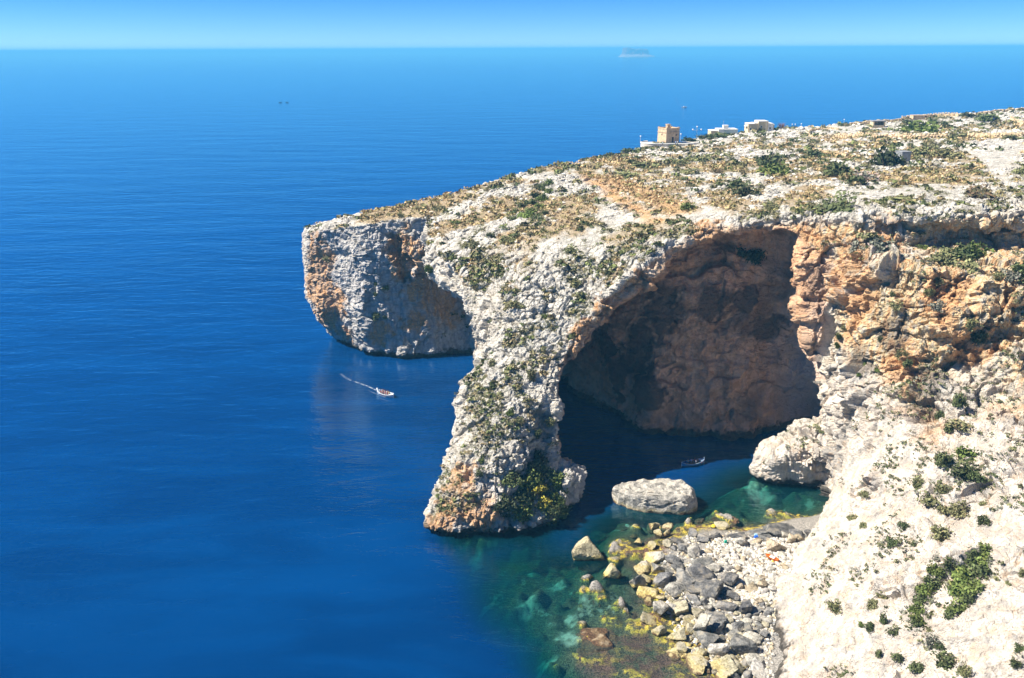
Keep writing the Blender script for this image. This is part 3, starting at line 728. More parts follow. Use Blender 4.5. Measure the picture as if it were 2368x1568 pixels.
def rock_material():
    m, nt = new_mat('limestone'); nb = NB(nt)
    P = nb.pos()
    oa, ya, ca, da = nb.attr('rock_a'); ga, sa, wa, ra = nb.attr('rock_b'); so, pi, we, pl = nb.attr('rock_c')
    n1 = nb.noise(P, 0.35, 6, 0.62)
    n2 = nb.noise(P, 1.7, 6, 0.65)
    n3 = nb.noise(P, 6.0, 4, 0.6)
    nv = nb.noise(nb.scale_vec(P, (1.1, 1.1, 0.16)), 0.9, 5, 0.6)       # streaks down the faces
    cr, kk, cck, bbk = nb.attr('rock_d')
    spk = nb.voro(P, 1.6); spk2 = nb.voro(P, 0.62)
    n4 = nb.noise(P, 16.0, 3, 0.65)
    pale = nb.mix(nb.ramp(n1, 0.32, 0.66), (0.54, 0.49, 0.41), (0.82, 0.75, 0.63))
    pale = nb.mix(nb.ramp(n2, 0.53, 0.68, 0, 0.55), pale, (0.27, 0.25, 0.22))
    top = nb.mix(nb.ramp(n1, 0.35, 0.6), (0.60, 0.56, 0.48), (0.85, 0.79, 0.67))
    top = nb.mix(nb.math('MULTIPLY', kk, 0.25), top, (0.36, 0.35, 0.33))
    top = nb.mix(nb.ramp(n2, 0.55, 0.66, 0, 0.5), top, (0.36, 0.345, 0.31))
    top = nb.mix(nb.ramp(n3, 0.60, 0.69, 0, 0.6), top, (0.17, 0.16, 0.13))
    top = nb.mix(nb.ramp(n4, 0.60, 0.70, 0, 0.5), top, (0.82, 0.78, 0.68))
    c = nb.mix(pl, pale, top)
    grey = nb.mix(nb.ramp(nv, 0.35, 0.65), (0.42, 0.405, 0.39), (0.70, 0.655, 0.60))
    c = nb.mix(nb.math('MULTIPLY', ra, 0.9), c, grey)
    yel = nb.mix(nb.ramp(n2, 0.35, 0.65), (0.66, 0.47, 0.22), (0.88, 0.70, 0.42))
    yel = nb.mix(nb.ramp(nv, 0.52, 0.60, 0, 0.8), yel, (0.46, 0.42, 0.36))
    yel = nb.mix(nb.ramp(nv, 0.49, 0.42, 0, 0.85), yel, (0.70, 0.36, 0.14))
    c = nb.mix(nb.math('MULTIPLY', ya, 0.85), c, yel)
    ora = nb.mix(nb.ramp(n2, 0.35, 0.6), (0.52, 0.26, 0.10), (0.78, 0.47, 0.24))
    c = nb.mix(nb.math('MULTIPLY', nb.math('MULTIPLY', oa, nb.ramp(n2, 0.26, 0.50, 0.25, 1.0)), nb.ramp(nv, 0.3, 0.6, 0.5, 1.0)), c, ora)
    scr = nb.mix(nb.ramp(n1, 0.35, 0.62), (0.55, 0.475, 0.39), (0.82, 0.735, 0.62))
    scr = nb.mix(nb.ramp(n2, 0.54, 0.68, 0, 0.45), scr, (0.48, 0.43, 0.37))
    scr = nb.mix(nb.math('MULTIPLY', bbk, 0.95), scr, nb.mix(nb.ramp(n2, 0.35, 0.65), (0.30, 0.28, 0.255), (0.60, 0.55, 0.48)))
    scr = nb.mix(nb.ramp(n3, 0.6, 0.7, 0, 0.35), scr, (0.34, 0.29, 0.24))
    scr = nb.mix(nb.ramp(nv, 0.52, 0.64, 0, 0.75), scr, (0.44, 0.415, 0.38))
    scr = nb.mix(nb.ramp(nv, 0.46, 0.38, 0, 0.6), scr, (0.70, 0.52, 0.36))
    scr = nb.mix(nb.ramp(n4, 0.60, 0.68, 0, 0.45), scr, (0.16, 0.145, 0.12))
    c = nb.mix(wa, c, scr)
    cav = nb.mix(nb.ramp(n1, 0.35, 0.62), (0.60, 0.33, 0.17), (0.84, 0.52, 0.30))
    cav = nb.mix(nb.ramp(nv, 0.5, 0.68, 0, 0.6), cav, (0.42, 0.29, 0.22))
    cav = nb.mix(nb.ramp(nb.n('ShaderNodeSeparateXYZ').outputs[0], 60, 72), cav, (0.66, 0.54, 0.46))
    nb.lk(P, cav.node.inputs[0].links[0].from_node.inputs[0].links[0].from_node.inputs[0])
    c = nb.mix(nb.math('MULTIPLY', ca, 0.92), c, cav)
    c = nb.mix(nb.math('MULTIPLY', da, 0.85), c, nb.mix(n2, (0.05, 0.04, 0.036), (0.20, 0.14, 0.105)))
    c = nb.mix(nb.math('MULTIPLY', cr, nb.ramp(n3, 0.3, 0.6, 0.1, 0.5)), c, nb.mix(n2, (0.06, 0.055, 0.032), (0.17, 0.135, 0.085)))
    c = nb.mix(nb.math('MULTIPLY', pi, nb.math('MULTIPLY', pl, 0.55)), c, (0.10, 0.09, 0.075))
    grs = nb.mix(nb.ramp(n2, 0.35, 0.65), (0.36, 0.265, 0.15), (0.54, 0.42, 0.26))
    grs = nb.mix(nb.ramp(n3, 0.55, 0.7, 0, 0.6), grs, (0.15, 0.14, 0.055))
    c = nb.mix(nb.math('MULTIPLY', ga, nb.ramp(n3, 0.25, 0.5, 0.45, 1.0)), c, grs)
    scb = nb.mix(nb.ramp(n3, 0.35, 0.65), (0.09, 0.10, 0.035), (0.24, 0.21, 0.09))
    scb = nb.mix(nb.ramp(n1, 0.55, 0.65, 0, 0.6), scb, (0.16, 0.09, 0.045))
    c = nb.mix(nb.math('MULTIPLY', sa, nb.ramp(n2, 0.42, 0.55)), c, scb)
    c = nb.mix(nb.math('MULTIPLY', so, 0.9), c, nb.mix(n2, (0.60, 0.33, 0.13), (0.80, 0.50, 0.24)))
    c = nb.mix(nb.math('MULTIPLY', we, 0.92), c, nb.mix(n2, (0.022, 0.02, 0.018), (0.07, 0.06, 0.045)))
    crk = nb.voro(P, 0.9, 'DISTANCE_TO_EDGE')
    bump = nb.math('ADD', nb.math('MULTIPLY', n2, 0.8), nb.math('ADD', nb.math('MULTIPLY', n3, 0.5), nb.math('MULTIPLY', nb.ramp(crk.outputs['Distance'], 0.0, 0.09), nb.math('MULTIPLY_ADD', wa, -0.17, 0.18))))
    nb.principled(c, 0.92, bump, 0.8, 1.0, 0.12)
    return m


M_ROCK = rock_material()
headland = link('headland', head_me, M_ROCK)
tag(headland, 'pale limestone headland with a great sea arch, a tall leaning pillar and a scrubby flat top', None, None, 'structure')
HEAD_BVH = BVHTree.FromPolygons(HD.tolist(), HQ.tolist())
print('headland', len(ALLV), len(ALLQ))

# ---------------------------------------------------------------- sea bed, beach ground and sea
BED = RBF([(*tuple(at_z(u, v))[:2], -d) for u, v, d in [
    (1000, 1290, 16), (1060, 1300, 9), (1150, 1285, 6), (1230, 1290, 4), (1300, 1250, 8), (1200, 1320, 3.2), (1250, 1310, 2.4), (1300, 1310, 2.6), (1100, 1355, 7), (1160, 1400, 4.0), (1210, 1400, 3.0), (1130, 1470, 9), (1060, 1568, 22), (1200, 1500, 8), (1240, 1568, 6),
    (1310, 1470, 1.7), (1320, 1440, 1.7), (1280, 1360, 2.6), (1340, 1350, 1.6), (1400, 1340, 1.2), (1340, 1520, 0.45), (1400, 1470, 0.35), (1440, 1540, 0.3), (1380, 1410, 1.5), (1460, 1400, 0.8), (1400, 1260, 1.4), (1450, 1250, 0.8), (1500, 1290, 0.3), (1480, 1330, 0.4), (1420, 1200, 3.2), (1370, 1200, 6), (1330, 1180, 13), (1480, 1215, 1.6),
    (1560, 1230, 0.3), (1640, 1195, 0.8), (1700, 1215, 0.4), (1600, 1180, 3.5), (1700, 1180, 2.4), (1780, 1150, 2.6), (1860, 1170, 2.2), (1700, 1130, 2.6), (1740, 1110, 2.2), (1640, 1110, 7), (1560, 1090, 15), (1500, 1040, 24), (1600, 1030, 22), (1750, 1040, 13), (1850, 1010, 12), (1430, 1110, 18), (1850, 1140, 3),
    (1540, 1340, -0.5), (1560, 1290, -0.8), (1620, 1250, -0.8), (1600, 1330, -1.3), (1700, 1290, -1.6), (1800, 1230, -1.2), (1760, 1340, -2.4), (1840, 1290, -2.4), (1700, 1390, -1.7), (1790, 1400, -2.6), (1620, 1410, -0.8), (1540, 1410, -0.1), (1560, 1480, 0.05), (1620, 1470, -0.3), (1700, 1450, -0.9), (1760, 1480, -1.3), (1600, 1540, 0.15), (1680, 1530, -0.2), (1740, 1550, -0.6), (1500, 1500, 0.3), (1500, 1568, 0.4), (1790, 1560, -1.4), (1850, 1210, -1.0),
    (1150, 1235, 3), (1050, 1245, 4), (1250, 1235, 3), (1180, 1150, 1), (1080, 1150, 2), (1250, 1170, 2), (1250, 1420, 2.2), (1260, 1470, 2.6), (1280, 1530, 2.0), (1220, 1350, 2.6), (1180, 1340, 4), (1170, 1440, 5), (1350, 1430, 1.2), (1330, 1400, 1.8), (1440, 1480, 0.3), (1460, 1200, 2.4), (1300, 1330, 2.2), (900, 1250, 34), (950, 1100, 34), (800, 1400, 45), (900, 1568, 40), (1000, 900, 30), (850, 850, 26), (700, 700, 45), (1380, 1000, 25), (1350, 900, 22)]] + [(36, 95, 0.3), (30, 85, 0.0), (22, 85, -1), (10, 85, -6), (34, 70, 1), (60, 130, 4), (70, 150, 4), (60, 110, 4)], 'tps', 2.0)


def bed_height(P2):
    """Height of the ground under and beside the water."""
    P2 = np.asarray(P2, float)
    z = np.clip(BED(P2), -45, 5)
    far = sstep(60, 110, np.hypot(P2[:, 0] - 30, P2[:, 1] - 130))
    return z * (1 - far) - 45 * far


def bed_relief(P2, z):
    P3 = np.c_[P2, 0 * P2[:, 0]]
    f1, f2, ci = worley(P3 / 3.4 + 0.25 * np.stack((fbm(P3 / 3, 2, 81), fbm(P3 / 3, 2, 82), 0 * z), 1), 83)
    under = sstep(0.1, -0.8, z)
    rocks = (ci > 0.35) * sstep(0.66, 0.25, f1)
    return under * (1.7 * rocks * (0.4 + ci) * sstep(-9, -2, z) * sstep(-0.3, -1.2, z) + 0.6 * fbm(P3 / 2.2, 4, 84) + 0.25 * ridged(P3 / 1.4, 3, 87) + 0.9 * fbm(P3 / 7, 3, 85)) + (1 - under) * 0.12 * fbm(P3 / 1.2, 3, 86), rocks * under


_gx = np.arange(-42, 84, 0.45); _gy = np.arange(80, 212, 0.45)
_BX, _BY = np.meshgrid(_gx, _gy, indexing='ij')
BP = np.stack((_BX.ravel(), _BY.ravel()), 1)
_bz0 = bed_height(BP)
_br, _rockm = bed_relief(BP, _bz0)
_bz = _bz0 + _br * sstep(-30, -8, _bz0)
_ii = np.arange(len(_gx) * len(_gy)).reshape(len(_gx), len(_gy))
_bq = np.stack((_ii[:-1, :-1], _ii[1:, :-1], _ii[1:, 1:], _ii[:-1, 1:]), 2).reshape(-1, 4)
bed_me = mesh_np('sea_bed', np.c_[BP, _bz], _bq)
_sand = np.zeros(len(BP))                                   # pockets of bare pale sand between the weed
for u, v, r_ in ((1312, 1470, 4.2), (1325, 1430, 2.0), (1735, 1125, 4.5), (1690, 1105, 3.0), (1770, 1140, 2.5), (1440, 1215, 3.0), (1480, 1212, 2.0), (1400, 1195, 2.5), (1215, 1395, 3.2), (1120, 1355, 3.0), (1290, 1345, 1.8), (1350, 1390, 1.6), (1230, 1300, 1.6), (1620, 1185, 2.0), (1260, 1520, 2.5), (1100, 1275, 2.2)):
    c = at_z(u, v, -1.0)
    _sand = np.maximum(_sand, sstep(0.75, 0.3, np.hypot(BP[:, 0] - c.x, BP[:, 1] - c.y) / r_ + 0.45 * fbm(np.c_[BP, 0 * _bz] / (0.5 * r_), 3, 88)))
set_attr(bed_me, 'bed', np.stack((_rockm, sstep(-1.1, -0.35, _bz0), sstep(-0.25, 0.25, _bz0), _sand), 1))


def bed_material():
    m, nt = new_mat('sea_bed'); nb = NB(nt)
    P = nb.pos(); rk, sh, dry, sd = nb.attr('bed')
    z = nb.n('ShaderNodeSeparateXYZ'); nb.lk(P, z.inputs[0]); z = z.outputs[2]
    n1 = nb.noise(P, 0.16, 5, 0.6); n2 = nb.noise(P, 0.9, 5, 0.65); n3 = nb.noise(P, 4.5, 4, 0.65)
    sand = nb.mix(n2, (0.26, 0.28, 0.22), (0.46, 0.47, 0.38))
    weed = nb.mix(nb.ramp(n3, 0.35, 0.65), (0.010, 0.014, 0.008), (0.13, 0.125, 0.07))
    red = nb.mix(nb.ramp(n3, 0.35, 0.65), (0.035, 0.02, 0.013), (0.21, 0.11, 0.08))
    c = nb.mix(nb.ramp(nb.math('ADD', n1, nb.math('MULTIPLY', n2, 0.5)), 0.86, 0.95, 0, 0.5), weed, sand)
    c = nb.mix(rk, c, weed)
    c = nb.mix(nb.math('MULTIPLY', sd, nb.ramp(n2, 0.35, 0.6, 0.35, 1.0)), c, sand)
    c = nb.mix(nb.math('MULTIPLY', sh, nb.ramp(nb.math('ADD', n1, nb.math('MULTIPLY', n2, 0.6)), 0.70, 0.86)), c, red)
    yel = nb.mix(nb.ramp(n3, 0.4, 0.6), (0.26, 0.20, 0.02), (0.58, 0.47, 0.08))
    band = nb.math('MULTIPLY', nb.ramp(z, -0.55, 0.0), nb.ramp(z, 0.75, 0.15))
    c = nb.mix(nb.math('MULTIPLY', band, nb.ramp(n2, 0.45, 0.58)), c, yel)
    peb = nb.mix(nb.ramp(n3, 0.35, 0.65), (0.14, 0.13, 0.115), (0.42, 0.385, 0.33))
    c = nb.mix(nb.ramp(z, 0.1, 0.7), c, peb)
    nb.principled(c, 0.85, nb.math('ADD', n2, n3), 0.3, 0.8, 0.2)
    return m


bed = link('sea_bed', bed_me, bed_material())
tag(bed, kind='structure')
BED_BVH = BVHTree.FromPolygons(np.c_[BP, _bz].tolist(), _bq.tolist())

# the sea: one sheet out to the horizon, finer near the shore; each point knows how deep the water under it is
_sa = np.tan(np.linspace(math.atan(-2.2), math.atan(2.2), 340)); _sr = np.exp(np.linspace(math.log(45), math.log(42000), 420))
_SX = _sa[:, None] * _sr[None]; _SY = np.broadcast_to(_sr[None], _SX.shape)
SP = np.stack((_SX.ravel(), _SY.ravel()), 1)
_near = (SP[:, 1] < 260) & (np.abs(SP[:, 0]) < 150)
_dp = np.full(len(SP), 45.0)
_zz = bed_height(SP[_near]); _rr, _ = bed_relief(SP[_near], _zz)
_dp[_near] = -_zz - 0.6 * _rr * sstep(-30, -8, _zz)
_ii = np.arange(len(SP)).reshape(_SX.shape)
_sq = np.stack((_ii[:-1, :-1], _ii[1:, :-1], _ii[1:, 1:], _ii[:-1, 1:]), 2).reshape(-1, 4)
sea_me = mesh_np('sea', np.c_[SP, np.zeros(len(SP))], _sq)
set_attr(sea_me, 'depth', np.stack((np.clip(_dp, 0, 45),) * 3, 1))


def sea_material():
    m, nt = new_mat('sea_water'); nb = NB(nt)
    P = nb.pos(); dp = nb.attr('depth')[0]
    # waves: small ripples, wind waves and long swell running in from the left
    v1 = nb.scale_vec(P, (0.55, 1.25, 1.0)); v2 = nb.scale_vec(P, (0.10, 0.24, 1.0)); v3 = nb.scale_vec(P, (0.012, 0.035, 1.0))
    w1 = nb.noise(v1, 1.0, 3, 0.55, 0.4); w2 = nb.noise(v2, 1.0, 4, 0.55, 0.6); w3 = nb.noise(v3, 1.0, 4, 0.5, 0.3)
    h = nb.math('ADD', nb.math('MULTIPLY', w1, 0.16), nb.math('ADD', nb.math('MULTIPLY', w2, 0.9), nb.math('MULTIPLY', w3, 2.4)))
    bn = nb.n('ShaderNodeBump'); bn.inputs['Strength'].default_value = 0.36; bn.inputs['Distance'].default_value = 1.0
    nb.lk(h, bn.inputs['Height'])
    # colour of the water itself, patchy over hundreds of metres
    big = nb.noise(nb.scale_vec(P, (0.0016, 0.0045, 1.0)), 1.0, 5, 0.55, 0.8)
    mid = nb.noise(nb.scale_vec(P, (0.02, 0.06, 1.0)), 1.0, 5, 0.6, 0.6)
    deep = nb.mix(nb.ramp(big, 0.35, 0.65), (0.0002, 0.031, 0.122), (0.0003, 0.042, 0.158))
    deep = nb.mix(nb.ramp(mid, 0.35, 0.65, 0, 0.7), deep, (0.0001, 0.022, 0.090))
    strk = nb.noise(nb.scale_vec(P, (0.0007, 0.011, 1.0)), 1.0, 3, 0.5, 1.2)
    deep = nb.mix(nb.ramp(strk, 0.60, 0.68, 0, 0.5), deep, (0.004, 0.075, 0.21))
    teal = nb.mix(nb.ramp(dp, 1.0, 13.0), (0.001, 0.040, 0.050), deep)
    body = nb.n('ShaderNodeBsdfDiffuse'); nb.lk(teal, body.inputs['Color'])
    # how much of the bottom shows through, and in what tint
    op = nb.math('SUBTRACT', 1.0, nb.math('POWER', 2.718, nb.math('MULTIPLY', dp, -0.13)))
    op = nb.math('MULTIPLY', op, 1.0, clamp=True)
    tint = nb.n('ShaderNodeCombineColor')
    for k, a in enumerate((0.42, 0.08, 0.10)):
        nb.lk(nb.math('POWER', 2.718, nb.math('MULTIPLY', dp, -a)), tint.inputs[k])
    tr = nb.n('ShaderNodeBsdfTransparent'); nb.lk(tint.outputs[0], tr.inputs['Color'])
    wat = nb.n('ShaderNodeMixShader'); nb.lk(op, wat.inputs[0]); nb.lk(tr.outputs[0], wat.inputs[1]); nb.lk(body.outputs[0], wat.inputs[2])
    gl = nb.n('ShaderNodeBsdfGlossy'); gl.inputs['Roughness'].default_value = 0.12; gl.inputs['Color'].default_value = (0.62, 0.92, 1.0, 1); nb.lk(bn.outputs[0], gl.inputs['Normal'])
    dt = nb.n('ShaderNodeVectorMath', operation='DOT_PRODUCT'); nb.lk(bn.outputs[0], dt.inputs[0]); nb.lk(nb.n('ShaderNodeNewGeometry').outputs['Incoming'], dt.inputs[1])
    cs = nb.math('MINIMUM', nb.math('ABSOLUTE', dt.outputs['Value']), 1.0)
    fr = nb.math('MULTIPLY_ADD', nb.math('POWER', nb.math('SUBTRACT', 1.0, cs), 3.4), 0.96, 0.025)     # more mirror the flatter one looks
    mx = nb.n('ShaderNodeMixShader'); nb.lk(fr, mx.inputs[0]); nb.lk(wat.outputs[0], mx.inputs[1]); nb.lk(gl.outputs[0], mx.inputs[2])
    o = nb.n('ShaderNodeOutputMaterial'); nb.lk(mx.outputs[0], o.inputs['Surface'])
    return m


sea = link('sea', sea_me, sea_material())
tag(sea, kind='structure')

# the air over the sea
bm = bmesh.new()
bmesh.ops.create_cube(bm, size=1.0)
hz_me = bpy.data.meshes.new('haze'); bm.to_mesh(hz_me); bm.free()
hm, nt = new_mat('haze'); nb = NB(nt)
pv = nb.n('ShaderNodeVolumePrincipled')
pv.inputs['Color'].default_value = (0.16, 0.62, 1.0, 1)
pv.inputs['Density'].default_value = 0.00018
pv.inputs['Anisotropy'].default_value = 0.0
ho = nb.n('ShaderNodeOutputMaterial'); nb.lk(pv.outputs[0], ho.inputs['Volume'])
haze = link('haze', hz_me, hm, loc=(0, 20000, 30.0), scale=(200000, 50000, 154))
haze['kind'] = 'stuff'

# ---------------------------------------------------------------- boulders and stones of the cove
def rock_mesh(name, seed, sub=3, planes=11, rough=0.06, flat=1.0, cut=0.45):
    """A broken block of limestone: a ball cut by planes, its faces roughened."""
    r = np.random.default_rng(seed)
    bm = bmesh.new(); bmesh.ops.create_icosphere(bm, subdivisions=sub, radius=1.0)
    V = np.array([v.co[:] for v in bm.verts]); F = np.array([[v.index for v in f.verts] for f in bm.faces]); bm.free()
    V /= np.linalg.norm(V, axis=1)[:, None]
    N = r.normal(size=(planes, 3)); N /= np.linalg.norm(N, axis=1)[:, None]
    D = r.uniform(cut, cut + 0.34, planes)
    rad = np.ones(len(V))
    for n, d in zip(N, D):
        c = V @ n
        rad = np.where(c > 0.05, np.minimum(rad, d / np.maximum(c, 0.05)), rad)
    V = V * rad[:, None]
    nn = V / np.linalg.norm(V, axis=1)[:, None]
    V = V + nn * (rough * fbm(V * 2.5 + seed, 4, seed) + 0.6 * rough * ridged(V * 4 + seed, 3, seed + 5))[:, None]
    V[:, 2] *= flat
    V /= np.abs(V[:, :2]).max()
    return mesh_np(name, V, F, smooth=False)


def boulder_material():
    m, nt = new_mat('boulder_stone'); nb = NB(nt)
    P = nb.pos(); oi = nb.n('ShaderNodeObjectInfo')
    z = nb.n('ShaderNodeSeparateXYZ'); nb.lk(P, z.inputs[0]); z = z.outputs[2]
    n1 = nb.noise(P, 0.7, 5, 0.6); n2 = nb.noise(P, 3.0, 5, 0.65); n3 = nb.noise(P, 11.0, 3, 0.6)
    k = nb.math('ADD', nb.ramp(n1, 0.3, 0.7, 0.5, 1.3), nb.ramp(n2, 0.35, 0.68, -0.3, 0.3))
    vm = nb.n('ShaderNodeVectorMath', operation='SCALE'); nb.lk(oi.outputs['Color'], vm.inputs[0]); nb.lk(k, vm.inputs['Scale'])
    c = vm.outputs[0]
    c = nb.mix(nb.ramp(n3, 0.62, 0.72, 0, 0.5), c, (0.62, 0.58, 0.50))
    zz = nb.math('ADD', z, nb.ramp(n1, 0.2, 0.8, -0.45, 0.45))
    al = oi.outputs['Alpha']
    yel = nb.mix(nb.ramp(n2, 0.35, 0.65), (0.40, 0.29, 0.045), (0.62, 0.50, 0.19))
    c = nb.mix(nb.ramp(n1, 0.50, 0.64, 0, 0.55), c, (0.33, 0.28, 0.20))
    c = nb.mix(nb.math('MULTIPLY', nb.math('MULTIPLY', al, nb.ramp(n2, 0.30, 0.52, 0.25, 1.0)), nb.ramp(zz, 1.2, 0.4)), c, yel)
    brown = nb.mix(nb.ramp(n2, 0.35, 0.65), (0.05, 0.028, 0.016), (0.16, 0.09, 0.045))
    c = nb.mix(nb.math('MULTIPLY', nb.ramp(zz, 0.45, 0.05), 0.93), c, brown)
    nb.principled(c, 0.85, nb.math('ADD', n2, nb.math('MULTIPLY', n3, 0.5)), 0.22, 0.9, 0.25)
    return m


M_BOULDER = boulder_material()
ROCKS = [rock_mesh('boulder', 100 + k, 4, 8 + k % 4, 0.035 + 0.015 * (k % 3), 1.0, 0.38) for k in range(14)]
WEEDY = [rock_mesh('boulder', 150 + k, 4, 10, 0.24, 0.8) for k in range(4)]
for me in WEEDY: me.materials.append(M_BOULDER)
for me in ROCKS: me.materials.append(M_BOULDER)
PEBBLE = [rock_mesh('stone', 300 + k, 3, 8, 0.04) for k in range(6)]
for me in PEBBLE: me.materials.append(M_BOULDER)
COLS = {'g': (0.20, 0.195, 0.185), 'd': (0.125, 0.122, 0.12), 'p': (0.46, 0.43, 0.37), 'w': (0.56, 0.52, 0.45), 't': (0.43, 0.35, 0.24),
        'Y': (0.45, 0.39, 0.23), 'y': (0.40, 0.36, 0.25), 'b': (0.15, 0.095, 0.06), 'k': (0.055, 0.05, 0.03)}


def zpx(X, Y):
    """From an enlargement of the cove to view coordinates."""
    return (1250 + X / 2.96) * 0.96377, (1100 + Y / 2.96) * 0.96377


def on_bed(u, v):
    h = BED_BVH.ray_cast(CAM, px_ray(u, v), 900)[0]
    return h if h is not None else at_z(u, v, 0)


NAMES = {'g': 'grey', 'd': 'dark grey', 'p': 'pale grey', 'w': 'whitish', 't': 'tan', 'y': 'yellowish', 'Y': 'yellow', 'b': 'brown weedy', 'k': 'dark weedy'}
